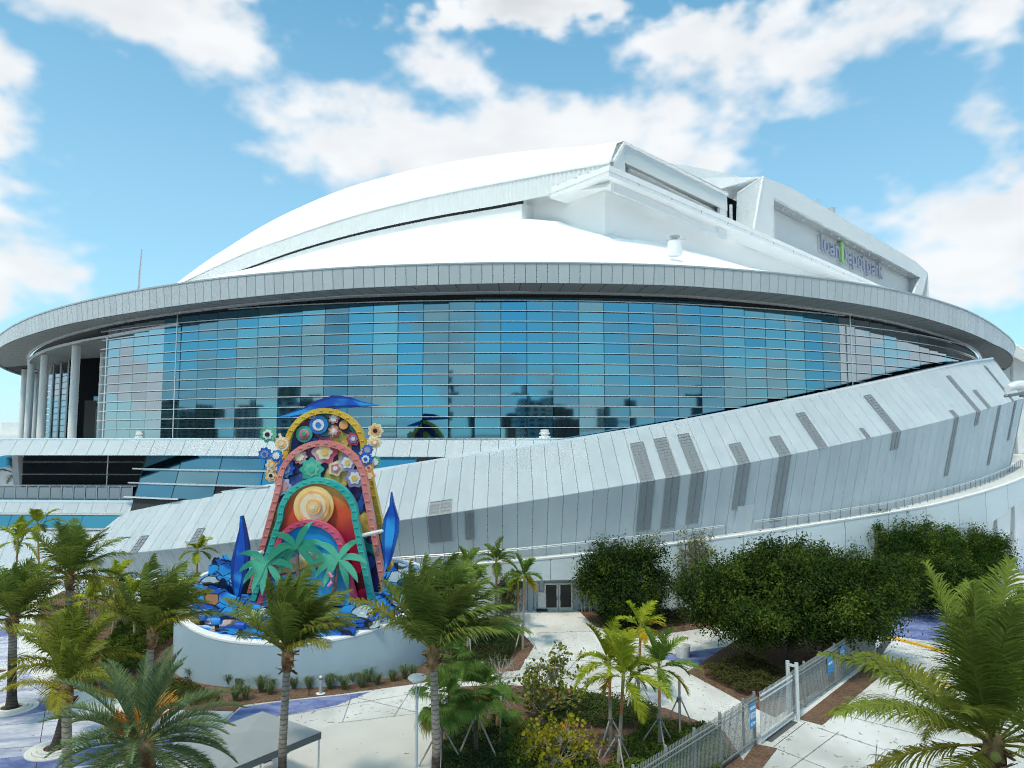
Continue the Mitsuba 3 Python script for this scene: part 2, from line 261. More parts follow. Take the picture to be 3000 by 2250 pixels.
# lower glazing behind the spiral wall
thg = np.linspace(-24.6, 6, 32); S('lower_glazing_backing', strip(thg, 93.2, 7.2, 91.6, 13.3), 'joint_dark')
d2 = 3.25
for t in np.arange(-24.4, 5, d2):
    for k in range(4):
        z0, z1 = 7.5 + k * 1.46, 7.5 + (k + 1) * 1.46 - .06
        if z1 < z_wt(t + d2): continue
        rr = lambda z: 93.4 - (z - 7.2) * (1.75 / 6.1)
        S('lower_glass_pane', plate(t, t + d2 - .06, lambda x: (rr(z0), z0), lambda x: (rr(z1), z1), .05), pick('glass_teal', 'glass_blue', 'glass_deep'))
for k in range(3):
    z = 8.93 + k * 1.46; th = np.linspace(-25.2, 6, 40); th = th[z > z_wt(th) - .3]; hoop('lower_glazing_fin', th, 93.75 - (z - 7.2) * (1.75 / 6.1), z, .4, .14, 'trim_metal')
# terrace at the left: recessed dark glazing, railing, slab band, strip window, all in one straight run
OG = OT - LN * 4.2
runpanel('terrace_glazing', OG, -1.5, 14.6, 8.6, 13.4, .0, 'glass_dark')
for z in (9.75, 10.95, 12.35): runpanel('terrace_glazing_fin', OG, -2, 15, z, z + .12, .2, 'trim_metal', -.3)
for q in (-1.5, 4.6): runpanel('terrace_post', OG, q, q + .12, 8.6, 13.4, .1, 'trim_metal')
S('terrace_end_wall', MB().hexa([OG + LD * s_ + LN * k + np.array([0, 0, z]) for z, o in ((8.6, 0), (13.4, .6)) for s_, k in ((14.6 + o, .15), (15.3 + o, .15), (15.3 + o, -.6), (14.6 + o, -.6))]).mesh(), 'white_wall')
S('terrace_deck', MB().hexa([OT + LD * s_ + LN * k + np.array([0, 0, z]) for z in (8.3, 8.5) for s_, k in ((-6, -.3), (42, -.3), (42, -22), (-6, -22))]).mesh(), 'deck_concrete')
rl = thing('terrace_railing', 'grey mesh railing along the terrace under the white ledge', 'railing')
for k in range(24):
    put(rl + '__post', MB().bar(OT + LD * (k * 1.3 - .6) - LN * .5 + [0, 0, 8.5], OT + LD * (k * 1.3 - .6) - LN * .5 + [0, 0, 9.95], .08).mesh(), 'steel_light'); runpanel('mesh_panel', OT - LN * .5, k * 1.3 - .5, k * 1.3 + .58, 8.62, 9.82, 0, 'steel_grey', -.03, rl)
put(rl + '__top_rail', MB().tube([OT + LD * -1 - LN * .5 + [0, 0, 9.97], OT + LD * 31 - LN * .5 + [0, 0, 9.97]], .05, 5).mesh(), 'steel_light')
runpanel('terrace_band_backing', OT - LN * .15, -8, 36, 1., 8.4, 3.2, 'joint_dark')
lz = lambda z: (8.4 - z) * .44
for k in range(-5, 22): runpanel('terrace_band_panel', OT + LN * .05, k * 1.6, k * 1.6 + 1.56, 7.2, 8.3, .48, 'band_metal')
runpanel('terrace_cap', OT, -8, 36, 8.3, 8.52, .06, 'trim_metal')
for k in range(-2, 9): runpanel('strip_window_pane', OT + LN * lz(7.0), k * 3.9, k * 3.9 + 3.85, 5.75, 7.0, .55, 'glass_teal')
for z in (7.04, 5.6): runpanel('strip_window_sill', OT + LN * lz(z), -8, 36, z, z + .14, .2, 'trim_metal', -.5)
for k in range(-5, 22): runpanel('terrace_band_panel', OT + LN * lz(5.5), k * 1.6, k * 1.6 + 1.56, 1.2, 5.5, 1.9, 'band_metal')
# spiral wall: upper and lower facet, separate panels over a dark backing
WEND = 43.2; thw = np.linspace(-48, WEND, 92)
S('spiral_backing', strip(thw, R_CR - .22, z_cr(thw), r_wt(thw) - .3, z_wt(thw) - .24), 'joint_dark'); S('spiral_backing', strip(thw, R_WB - .16, z_wb(thw), R_CR - .2, z_cr(thw)), 'joint_dark')
dw = .79
q = [ring(R_WB, WEND, z_wb(WEND)), ring(R_CR, WEND, z_cr(WEND)), ring(r_wt(WEND), WEND, z_wt(WEND)), ring(86, WEND + 3, z_wt(WEND)), ring(86, WEND + 3, z_wb(WEND))]; S('spiral_end_wall', MB().add(q, [[0, 1, 2], [0, 2, 3], [0, 3, 4]]).mesh(), 'wall_metal')
for t in np.arange(-44, WEND - .78, dw):
    w = pick('wall_metal', 'wall_metal', 'wall_metal_b', 'wall_metal_c')
    if z_cr(t) > -.5: S('upper_wall_panel', plate(t, t + dw - .022, lambda x: (R_CR, z_cr(x) + .02), lambda x: (r_wt(x) + .12, z_wt(x) - .2)), w)
    if z_cr(t) > z_wb(t) + .4: S('lower_wall_panel', plate(t, t + dw - .022, lambda x: (R_WB, z_wb(x)), lambda x: (R_CR, z_cr(x) - .03)), w)
m = MB(); m.add(*strip(thw, r_wt(thw) + .06, z_wt(thw) - .2, r_wt(thw) + .02, z_wt(thw))); m.add(*strip(thw, r_wt(thw) + .02, z_wt(thw), r_wt(thw) - 1.2, z_wt(thw) - .05)); S('spiral_cap', m.mesh(), 'trim_metal')
m = MB(); m.add(*strip(thw, r_wt(thw) - 1.0, z_wt(thw) - 1.0, r_wt(thw) - 1.15, z_wt(thw) - .05)); S('spiral_gutter', m.mesh(), 'joint_dark')
VENTS = [(-3.63, -2.47, 0.23, 0.54), (-1.71, -1.28, 0.0, 0.55), (7.5, 8.25, 0.71, 0.77), (8.91, 9.63, 0.72, 0.78), (10.35, 11.04, 0.72, 0.76), (13.08, 13.78, 0.38, 0.65), (15.68, 16.37, 0.37, 0.91), (18.28, 18.88, 0.7, 0.0), (21.87, 22.14, 0.2, 0.0), (24.09, 24.69, 0.77, 0.22), (30.37, 30.75, 0.15, 0.73), (33.2, 33.65, 0.79, 0.17), (34.93, 35.37, 0.4, 0.0), (39.74, 40.07, 0.84, 0.0), (36.77, 37.15, 0.0, 0.76), (40.34, 40.69, 0.0, 0.52), (-21.69, -21.13, 0.3, 0.0), (-17.54, -17.03, 0.32, 0.0)]
for t0, t1, fu, fd in VENTS:
    for frac, R0, R1, za, zb in ((fu, R_CR, r_wt, z_cr, z_wt), (fd, R_CR, R_WB, z_cr, z_wb)):
        if frac <= 0: continue
        m = MB(); L = abs(zb((t0 + t1) / 2) - za((t0 + t1) / 2)) * frac; n = max(4, int(L / .26)); off = .05
        def pt(th, f, o): rr = R1(th) if callable(R1) else R1; return ring(R0 + (rr - R0) * f * frac + o, th, za(th) + (zb(th) - za(th)) * f * frac)
        ve = (t0 + t1) / 2
        for a0, a1 in ((t0, ve - .02), (ve + .02, t1)):
            for i in range(n):                # each louvre blade leans out at its lower edge
                f0, f1 = i / n, (i + 1) / n; lo, hi = (f0, f1) if zb is z_wt else (f1, f0)
                m.quad(pt(a0, lo, off + .07), pt(a1, lo, off + .07), pt(a1, hi, off), pt(a0, hi, off)); m.quad(pt(a0, lo, off), pt(a1, lo, off), pt(a1, lo, off + .07), pt(a0, lo, off + .07))
        v = S('louvre', m.mesh(), 'louvre_metal')
        m = MB(); m.bar(pt(ve, 0, .1), pt(ve, 1, .1), .05); [m.bar(pt(a, 0, .08), pt(a, 1, .08), .06) for a in (t0, t1)]; m.bar(pt(t0, 1, .08), pt(t1, 1, .08), .06)
        put(v + '__frame', m.mesh(), 'steel_light' if False else 'louvre_metal')
# service door in the lower wall above the ramp
def wallpt(th, z, o=0.): f = (z - z_wb(th)) / (z_cr(th) - z_wb(th)); return ring(R_WB + (R_CR - R_WB) * f + o, th, z)
d0, d1 = 13.35, 14.45; zb_ = float(z_wb(d0)) + .1
dk = S('service_door', MB().hexa([wallpt(d0, zb_, -.02), wallpt(d1, zb_, -.02), wallpt(d1, zb_, .08), wallpt(d0, zb_, .08), wallpt(d0, zb_ + 2.6, -.02), wallpt(d1, zb_ + 2.6, -.02), wallpt(d1, zb_ + 2.6, .08), wallpt(d0, zb_ + 2.6, .08)]).mesh(), 'fascia_metal')
put(dk + '__leaf', MB().hexa([wallpt(d0 + .05, zb_ + .05, .06), wallpt(14.0, zb_ + .05, .06), wallpt(14.0, zb_ + .05, .13), wallpt(d0 + .05, zb_ + .05, .13), wallpt(d0 + .05, zb_ + 2.5, .06), wallpt(14.0, zb_ + 2.5, .06), wallpt(14., zb_ + 2.5, .13), wallpt(d0 + .05, zb_ + 2.5, .13)]).mesh(), 'wall_metal')
# ramp: deck, parapet (opening for the entrance), lip, piers
thp = np.linspace(-48, 75, 247); S('ramp_deck', strip(thp, 97.9, z_par(thp) - .22, 94.4, z_wb(thp) + .02), 'deck_concrete'); q_ = np.linspace(WEND, 75, 30); S('ramp_deck', strip(q_, 94.4, z_wb(q_) + .02, 84, z_wb(q_) + .1), 'deck_concrete')
E0, E1 = .1, 5.15
zlow = lambda th: np.where(th < 30, 0., np.interp(th, [30, 33, 38.4, 46, 75], [4.6, 6.2, 8.4, 9.8, 10.6]))
def seg(t0, t1, za, zb, R=98., n=None):
    th = np.linspace(t0, t1, n or max(2, int(abs(t1 - t0) / .5) + 1)); return strip(th, R, za(th) if callable(za) else za + 0 * th, R, zb(th) if callable(zb) else zb + 0 * th)
for a, b in [(-48 + 3.2 * k, -48 + 3.2 * k + 3.17) for k in range(39)]:
    for lo, hi in ((a, min(b, E0)), (max(a, E1), b)):
        if hi - lo > .05: S('parapet_panel', seg(lo, hi, zlow, z_par), 'parapet_paint', smooth=True)
lint = lambda th: 2.95 + (th - E0) * .04
S('parapet_panel', seg(E0, 2.6, lint, z_par), 'parapet_paint', smooth=True); S('parapet_panel', seg(2.63, E1, lint, z_par), 'parapet_paint', smooth=True)
S('parapet_backing', seg(-48, E0, zlow, lambda t: z_par(t) - .1, 97.9), 'joint_dark'); S('parapet_backing', seg(E1, 75, zlow, lambda t: z_par(t) - .1, 97.9), 'joint_dark')
m = MB(); m.add(*strip(thp, 98.05, z_par(thp) - .12, 98.08, z_par(thp) + .03)); m.add(*strip(thp, 98.08, z_par(thp) + .03, 97.7, z_par(thp) + .03)); m.add(*strip(thp, 97.7, z_par(thp) + .03, 97.7, z_par(thp) - .3)); S('parapet_cap', m.mesh(), 'white_wall')
thu = np.linspace(30, 75, 60); S('ramp_underside', strip(thu, 98., zlow(thu), 92, zlow(thu)), 'deck_concrete')
en = S('entrance_recess', seg(E0 - .2, E1 + .2, 0., lambda t: 3.3, 95.7), 'wall_metal_b')
m = MB(); m.quad(ring(98, E0, 0), ring(95.7, E0, 0), ring(95.7, E0, 3.2), ring(98, E0, 2.95)); put(en + '__side_wall', m.mesh(), 'wall_metal_b')
m = MB(); m.quad(ring(98, E1, 0), ring(95.7, E1, 0), ring(95.7, E1, 3.3), ring(98, E1, 3.15)); m.hexa([ring(98.05, E1 + .02, 0), ring(98.05, E1 + 1.35, 0), ring(97.9, E1 + 1.35, 0), ring(97.9, E1 + .02, 0), ring(98.05, E1 - .75, 3.13), ring(98.05, E1 + .6, 3.13), ring(97.9, E1 + .6, 3.13), ring(97.9, E1 - .75, 3.13)]); put(en + '__side_wall', m.mesh(), 'parapet_paint')
m = MB(); m.quad(ring(98, E0, 2.95), ring(98, E1, 3.15), ring(95.6, E1, 3.25), ring(95.6, E0, 3.1)); put(en + '__ceiling', m.mesh(), 'white_wall')
for k in range(8): put(en + '__joint', MB().bar(ring(95.74, E0 + .25 + k * .3, 0), ring(95.74, E0 + .25 + k * .3, 3.1), .03, .02).mesh(), 'joint_dark')
th0 = math.degrees(math.atan2(3.05 + 1.2, 94.)); wd = .62
def door(tc, w):
    rd = math.radians(tc); u = np.array([math.cos(rd), math.sin(rd), 0]); n = np.array([math.sin(rd), -math.cos(rd), 0]); c = ring(95.8, tc, 0)
    k = S('entrance_door', MB().add(*_fr(c, u, n, w, 2.35)).mesh(), 'steel_light')
    put(k + '__glass', MB().hexa([c + u * a + n * o + np.array([0, 0, b]) for b, aa in ((.28, w - .16), (2.18, w - .16)) for a, o in ((-aa, 0), (aa, 0), (aa, .03), (-aa, .03))]).mesh(), 'glass_dark')
    put(k + '__handle', MB().bar(c + u * (w - .1) * (1 if tc < 3 else -1) + n * .12 + [0, 0, .9], c + u * (w - .1) * (1 if tc < 3 else -1) + n * .12 + [0, 0, 1.3], .04).mesh(), 'joint_dark')
def _fr(c, u, n, w, h, d=.08):
    m = MB()
    for a, b, x, y in ((-w, -w + .14, 0, h), (w - .14, w, 0, h), (-w + .14, w - .14, 0, .26), (-w + .14, w - .14, h - .14, h)):
        m.hexa([c + u * p + n * o + np.array([0, 0, z]) for z in (x, y) for p, o in ((a, -.02), (b, -.02), (b, d), (a, d))])
    return m.mesh()
for tc in (2.78, 3.54): door(tc, .61)
door(.38, .5)
pk = 0
for tc in (32.3, 35.2, 38.2, 41.4, 45.):
    z = float(zlow(np.array(tc))) + .1; a, b = 1.15, .75
    S('ramp_pier', MB().hexa([ring(97.2, tc - b, 0), ring(97.2, tc + b, 0), ring(92., tc + b, 0), ring(92., tc - b, 0), ring(97.6, tc - a, z), ring(97.6, tc + a, z), ring(92, tc + a, z), ring(92, tc - a, z)]).mesh(), 'white_wall')
S('ramp_undercroft', seg(30, 46, 0., 12., 91.5), 'void_dark')  # black sheet paints the shade below the ramp
rr_ = thing('ramp_railing', 'dark steel handrail climbing the ramp along the grey spiral wall', 'railing')
for a in np.arange(-6, 47, .78):
    if 12.9 < a < 14.4: continue
    z = float(z_wb(a)); put(rr_ + '__post', MB().bar(ring(95.3, a, z), ring(95.3, a, z + .95), .06).mesh(), 'rail_steel')
for a, b in ((-6.3, 12.6), (14.5, 46.8)):
    for dz, r in ((1.0, .045), (.86, .03)):
        th = np.linspace(a, b, 60); put(rr_ + '__rail', MB().tube(ring(95.3, th, z_wb(th) + dz), r, 5).mesh(), 'steel_light')
# open corner at the left: columns, ceiling, dark interior
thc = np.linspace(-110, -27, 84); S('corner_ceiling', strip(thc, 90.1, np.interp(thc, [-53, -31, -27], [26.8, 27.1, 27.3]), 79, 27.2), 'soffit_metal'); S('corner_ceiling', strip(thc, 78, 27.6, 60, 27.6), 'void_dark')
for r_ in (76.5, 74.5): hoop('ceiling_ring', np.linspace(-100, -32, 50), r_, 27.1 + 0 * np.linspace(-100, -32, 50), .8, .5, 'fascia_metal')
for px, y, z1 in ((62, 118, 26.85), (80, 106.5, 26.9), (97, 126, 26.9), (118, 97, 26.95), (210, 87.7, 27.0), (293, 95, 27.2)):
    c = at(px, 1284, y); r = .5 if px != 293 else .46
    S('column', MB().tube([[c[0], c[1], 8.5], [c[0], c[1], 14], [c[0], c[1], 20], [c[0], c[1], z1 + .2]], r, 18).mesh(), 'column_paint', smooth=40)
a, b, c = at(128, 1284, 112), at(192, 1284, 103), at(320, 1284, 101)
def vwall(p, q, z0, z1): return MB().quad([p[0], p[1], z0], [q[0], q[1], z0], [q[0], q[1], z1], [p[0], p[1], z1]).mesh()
S('interior_wall', vwall(b, c, 13, 28), 'void_dark'); S('interior_wall', vwall(a + [0, 1, 0], b + [0, 1, 0], 13, 28), 'joint_dark'); S('interior_floor', strip(np.linspace(-90, -25, 40), 90, 14.9, 55, 14.9), 'void_dark')  # walls and floor coloured near black so the corner looks unlit
nz, nx = 11, 3
for i in range(nx):
    for j in range(nz):
        p, q = a + (b - a) * (i + .06) / nx, a + (b - a) * (i + .94) / nx; z0 = 15.2 + j * .95
        S('corner_window_pane', MB().hexa([[p[0], p[1], z0], [q[0], q[1], z0], [q[0], q[1] + .1, z0], [p[0], p[1] + .1, z0], [p[0], p[1], z0 + .86], [q[0], q[1], z0 + .86], [q[0], q[1] + .1, z0 + .86], [p[0], p[1] + .1, z0 + .86]]).mesh(), pick('glass_blue', 'glass_deep'))
for i in range(4): p = a + (b - a) * i / nx; S('corner_window_mullion', MB().bar([p[0], p[1] - .1, 14.5], [p[0], p[1] - .1, 27.5], .22).mesh(), 'steel_grey')
p, q = at(268, 1284, 99.5), at(283, 1284, 99.5)
for j in range(5): S('corner_window_pane', MB().box([(p[0] + q[0]) / 2, 99.6, 17 + j * .95], [abs(q[0] - p[0]), .1, .8]).mesh(), 'glass_blue')
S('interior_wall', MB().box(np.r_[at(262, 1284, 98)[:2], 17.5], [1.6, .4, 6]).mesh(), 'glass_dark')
# ---------------------------------------------------------------- stadium roof
C0 = at(1785, 483, 74.)                     # the eave corner; everything on the roof follows two horizontal axes at right angles
AU = np.array([math.sin(math.radians(46.2)), math.cos(math.radians(46.2)), 0]); AW = np.array([-math.sin(math.radians(43.8)), math.cos(math.radians(43.8)), 0])
def onU(px, py, s=0.):                      # point of the vertical plane through C0 + s*AW along AU
    d = ray(px, py); o = np.array([0, 0, H]); t = ((C0 + AW * s - o) @ AW) / (d @ AW); return o + d * t
def onW(px, py, s=0.):
    d = ray(px, py); o = np.array([0, 0, H]); t = ((C0 + AU * s - o) @ AU) / (d @ AU); return o + d * t
def loft(a, b):
    n = len(a); i = np.arange(n - 1); return np.vstack([a, b]), np.stack([i, i + 1, n + i + 1, n + i], -1)
def lerp_curve(fn, pts, s, n=40):
    P = np.array([fn(x, y, s) for x, y in pts]); l = np.r_[0, np.cumsum(np.linalg.norm(np.diff(P, axis=0), axis=1))]
    from scipy.interpolate import PchipInterpolator
    return PchipInterpolator(l, P)(np.linspace(0, l[-1], n))
# left roof panel: corrugated side band, curved white top
UP = [(1787, 474), (1500, 526), (1250, 576), (1000, 641), (850, 692), (700, 748), (600, 795), (500, 845), (380, 920)]
DN = [(1787, 540), (1610, 567), (1500, 589), (1250, 634), (1000, 691), (850, 736), (700, 790), (600, 826), (500, 866), (380, 925)]
up = lerp_curve(onW, UP, 1.2); dn = lerp_curve(onW, DN, 1.2); dnz = lambda: None
sw = lambda P: (P - C0) @ AW
dz = np.interp(sw(up), sw(dn), dn[:, 2]); low = np.c_[up[:, :2], np.minimum(dz, up[:, 2] - .05)]
def corrugate(a, b, n, amp, out):           # ribs between curves a (upper) and b (lower)
    t = np.linspace(0, len(a) - 1, n * 4 + 1); ii = np.arange(len(a)); A = np.stack([np.interp(t, ii, a[:, k]) for k in range(3)], -1); B = np.stack([np.interp(t, ii, b[:, k]) for k in range(3)], -1)
    o = np.array([0, amp, amp, 0])[np.arange(len(t)) % 4][:, None] * out; return loft(B + o, A + o)
S('roof_side_band', corrugate(up, low, 260, .10, -AU), 'roof_metal')
m = MB(); m.add(*loft(low - AU * .35, low)); m.add(*loft(low - AU * .35 - [0, 0, .35], low - AU * .35)); S('roof_side_trim', m.mesh(), 'roof_metal')
m = MB(); m.add(*loft(up - AU * .2 - [0, 0, .25], up - AU * .2)); m.add(*loft(up - AU * .2, up + AU * .2)); S('roof_side_trim', m.mesh(), 'white_roof')
RG = [(1800, 423), (1678, 430), (1500, 447), (1285, 481), (1150, 512), (1000, 556), (900, 597), (803, 643), (662, 728), (541, 820), (470, 880)]
UG = float((onU(1827, 419, .9) - C0) @ AU); rg = lerp_curve(onW, RG, UG); rz_ = np.interp(sw(up), sw(rg), rg[:, 2]); k0 = sw(up) > 0
rdg = up + AU * (UG - 1.2); rdg[:, 2] = np.maximum(np.interp(sw(rdg), sw(rg), rg[:, 2]), up[:, 2] + .05)
mid = up * .5 + rdg * .5; mid[:, 2] += .28 * (rdg[:, 2] - up[:, 2])
back = rdg + AU * 24; m = MB(); m.add(*loft(up, mid)); m.add(*loft(mid, rdg)); m.add(*loft(rdg, back)); S('roof_panel', m.mesh(), 'white_roof', smooth=30)
far = low[sw(low) > 12.2]; m = MB(); m.add(*loft(far + AU * .5, far + AU * .5 - [0, 0, .6])); S('roof_slot_shade', m.mesh(), 'joint_dark'); m = MB(); m.add(*loft(far + AU * .2 - [0, 0, .55], far + AU * .2 - [0, 0, 5])); m.add(*loft(far + AU * .2 - [0, 0, .55], far + AU * .6 - [0, 0, .55])); e_ = far[0] + AU * .2 - [0, 0, .55]; m.quad(e_, e_ + AU * 3.2 - AW * .6, e_ + AU * 3.2 - AW * .6 - [0, 0, 5], e_ - [0, 0, 5]); S('shelf_wall', m.mesh(), 'white_roof')  # dark strip painted in for the black shade of the slot
# gable of the left panel facing right, with the long recess
def uplate(name, px, s, mt, thick=.3, holes=(), **kw):
    P = np.array([onU(x, y, s) for x, y in px]); o = P[0]; uv = [((p - o) @ AU, p[2] - o[2]) for p in P]
    hs = [[((onU(x, y, s) - o) @ AU, onU(x, y, s)[2] - o[2]) for x, y in h] for h in holes]
    pg = Polygon(uv, hs).buffer(0); m = trimesh.creation.extrude_polygon(pg, thick, engine='earcut')
    v = np.array([o + AU * a + np.array([0, 0, b]) + AW * c for a, b, c in m.vertices]); return S(name, (v, np.array(m.faces)), mt, **kw)
uplate('gable_wall', [(1798, 473), (1827, 419), (2129, 571), (2129, 700), (1798, 560)], .9, 'roof_metal', .4, [[(1830, 470), (2110, 603), (2106, 680), (1836, 545)]])
a, b = onU(1827, 419, .9), onU(2129, 571, .9); n = 120
for k in range(0): pass
m = MB()
for k in range(n):                          # standing ribs of the gable cladding
    p = a + (b - a) * (k + .5) / n; m.bar(p - AW * .03 + [0, 0, -.1], p - AW * .03 - [0, 0, 2.35], .12, .06)
S('gable_rib', m.mesh(), 'roof_metal')
S('gable_trim', MB().bar(a - AW * .1, b - AW * .1, .3, .3).bar(onU(1798, 473, .8), a - AW * .1, .3, .3).mesh(), 'white_roof')
uplate('gable_recess_back', [(1820, 440), (2125, 590), (2125, 700), (1820, 560)], 4.2, 'joint_dark', .1)
a, b = onU(1842, 497, 2.0), onU(2104, 626, 2.0); m = MB(); n = 46
for k in range(n): p = a + (b - a) * k / (n - 1); m.bar(p, p - [0, 0, 1.9], .28, .2)
S('gable_balustrade', m.mesh(), 'roof_metal'); S('gable_balustrade', MB().bar(a + [0, 0, .1], b + [0, 0, .1], .3, .25).mesh(), 'white_roof')
m = MB(); q = [onU(1830, 470, .9), onU(2110, 603, .9)]; m.quad(q[0], q[1], q[1] + AW * 3.3, q[0] + AW * 3.3); S('gable_recess_ceiling', m.mesh(), 'steel_grey')
# the panel behind the gable: its flat top and a white shoulder
g0, g1, g2 = onU(1798, 473, .9), onU(1827, 419, .9), onU(2129, 571, .9)
m = MB(); m.add(*loft(np.array([g0, g1]), np.array([up[0], onW(1800, 423, UG)]))); S('gable_shoulder', m.mesh(), 'white_roof')
m = MB(); e = onU(2129, 571, .9); m.quad([*e[:2], C0[2] - .3], e, e + AW * 9, [*(e + AW * 9)[:2], C0[2] - .3]); S('gable_end_wall', m.mesh(), 'roof_metal')
# eave parapet (white), soffit and recessed pier walls below
def lvl(fn, px, py, z, s=0.): p = fn(px, py, s); p = p.copy(); p[2] = z; return p
zc = C0[2]; zp = onU(1783, 514, 0)[2]
L1, R1 = onW(1617, 546), onU(2560, 829); L1[2] = zc - .1; R1[2] = zc
LL = C0 + AW * 13.2
RR = C0 + AU * 92
# the eave's left arm falls slightly as it runs back
ll = onW(1617, 546); lb = onW(1609, 580)
m = MB(); cb = onU(1783, 514)
m.add([ll, lb, cb, C0], [[0, 1, 2, 3]]); rb = np.array([*RR[:2], cb[2]]); m.add([C0, cb, rb, RR], [[0, 1, 2, 3]])
m.add([C0, RR, RR + AW * 1.2 , C0 + AW * 1.2 + AU * 1.2, ll + AU * 1.2, ll], [[0, 1, 2, 3], [0, 3, 4, 5]])
m.add([ll, ll + AU * 1.2, lb + AU * 1.2, lb], [[0, 1, 2, 3]]); S('eave_parapet', m.mesh(), 'white_roof')
sl = 1.4
m = MB(); i0 = onU(1778, 552, 3.2); inn = C0 + AU * 3.2 + AW * 3.2; inn[2] = cb[2] + .1
il = lb + AU * 3.4; il[2] = lb[2] + .1; ir = rb + AW * 3.2; ir[2] = rb[2] + .1
m.quad(lb, il, inn, cb); m.quad(cb, inn, ir, rb); S('eave_soffit', m.mesh(), 'white_roof')
m = MB()
for f in np.arange(.06, 1, .075):
    p = C0 + (RR - C0) * f; m.box([p[0], p[1], (zc + cb[2]) / 2 - .2], [.12, .12, .3])
S('eave_bracket', m.mesh(), 'steel_grey')
m = MB(); m.bar(cb - (AU + AW) * .03 + [0, 0, .5], rb - AW * .06 + [0, 0, .5], .03); m.bar(cb - (AU + AW) * .03 + [0, 0, .5], lb - AU * .06 + [0, 0, .45], .03); S('eave_joint', m.mesh(), 'steel_grey')
# peeling patches on the corner parapet
m = MB(); pr = np.random.default_rng(3)
for x, y, k in ((1640, 545, 5), (1657, 548, 5), (1697, 520, 8), (1722, 518, 12), (1762, 498, 5)):
    for _ in range(k):
        p = onW(x + pr.normal(0, 7), y + pr.normal(0, 5)) - AU * .02; w, h = pr.uniform(.06, .3), pr.uniform(.04, .1); m.quad(p, p + AW * w, p + AW * w * .9 + [0, 0, h], p + [0, 0, h])
S('peeled_paint', m.mesh(), 'steel_grey')
# pier walls: from the soffit down to the dome
pb = onU(1793, 684, 3.4); zlo = pb[2]
m = MB(); c3 = np.array([*(inn + (AU + AW) * .1)[:2], inn[2] + .3]); cl = np.array([*(pb)[:2], zlo])
c3[2] += 3.; ilw = c3 + AW * 13; irw = c3 + AU * 80
m.quad(ilw, np.array([*ilw[:2], zlo - 8]), np.array([*c3[:2], zlo - 8]), c3); m.quad(c3, np.array([*c3[:2], zlo - 8]), np.array([*irw[:2], zlo - 20]), irw); S('pier_wall', m.mesh(), 'white_roof')
# fixed dome: from the ring up to the slot line and the piers
tr_ = np.linspace(-31, 47, 60); base = ring(94.0, tr_, z_top(tr_) - .5)
INN = [onW(x, y, 1.6) for x, y in [(560, 842), (690, 806), (850, 761), (1000, 717), (1200, 673), (1398, 641), (1530, 640)]] + [onW(1640, 648, 3.0), onW(1700, 668, 3.4), onU(1793, 690, 3.2), onU(1900, 706, 3.2), onU(2060, 742, 3.2), onU(2200, 785, 3.2), onU(2400, 820, 3.2), onU(2560, 850, 3.2)]
INN = np.array(INN); tI = np.array([math.degrees(math.atan2(p[0] - CX, CY - p[1])) for p in INN]); az_b = np.degrees(np.arctan2(base[:, 0], base[:, 1])); az_i = np.degrees(np.arctan2(INN[:, 0], INN[:, 1]))
inn_c = np.stack([np.interp(az_b, az_i, INN[:, k]) for k in range(3)], -1)
lay = []
for f in np.linspace(0, 1, 9):
    q = base + (inn_c - base) * f; q[:, 2] += np.interp(tr_, [-5, 8], [1.1, .2]) * math.sin(math.pi * f) * np.clip((inn_c[:, 2] - base[:, 2]) / 8, 0, 1) * (1 - f * .3); lay.append(q)
V_ = np.vstack(lay); n = len(base); F_ = np.vstack([np.stack([k * n + np.arange(n - 1), k * n + np.arange(n - 1) + 1, (k + 1) * n + np.arange(n - 1) + 1, (k + 1) * n + np.arange(n - 1)], -1) for k in range(8)])
S('dome', (V_, F_), 'white_roof', smooth=True)
m = MB(); p = onU(1793, 686, 2.6); q = [onU(1740, 700, 3.2), onU(1856, 702, 2.4), onU(1790, 683, 3.)]; m.hexa([q[0] - [0, 0, .25], onU(1795, 705, 1.4) - [0, 0, .2], q[1] - [0, 0, .2], q[2] - [0, 0, .2], q[0], onU(1795, 703, 1.4), q[1], q[2]]); S('pier_skirt', m.mesh(), 'roof_metal')
# roof drum with a dark collar, guy wires
c = at(1976, 705, 72); m = lathe([(0, -2), (1.15, -2), (1.15, 0), (.45, .05), (.45, .35), (.62, .4), (.62, .55), (0, .58)], c, 18)
dr_ = S('roof_drum', lathe([(0, -1.6), (.8, -1.6), (.7, -.1), (0, 0)], c, 24), 'white_roof', smooth=40)
put(dr_ + '__cap', lathe([(.35, 0), (.35, .3), (.6, .36), (.6, .5), (0, .52)], c, 18), 'steel_grey', smooth=40)
put(dr_ + '__guy', MB().bar(c + [-.4, -.3, .15], c + [-1.1, -.9, -.35], .05).bar(c + [.5, -.3, .1], c + [1.15, -.5, 0], .07).mesh(), 'steel_grey')
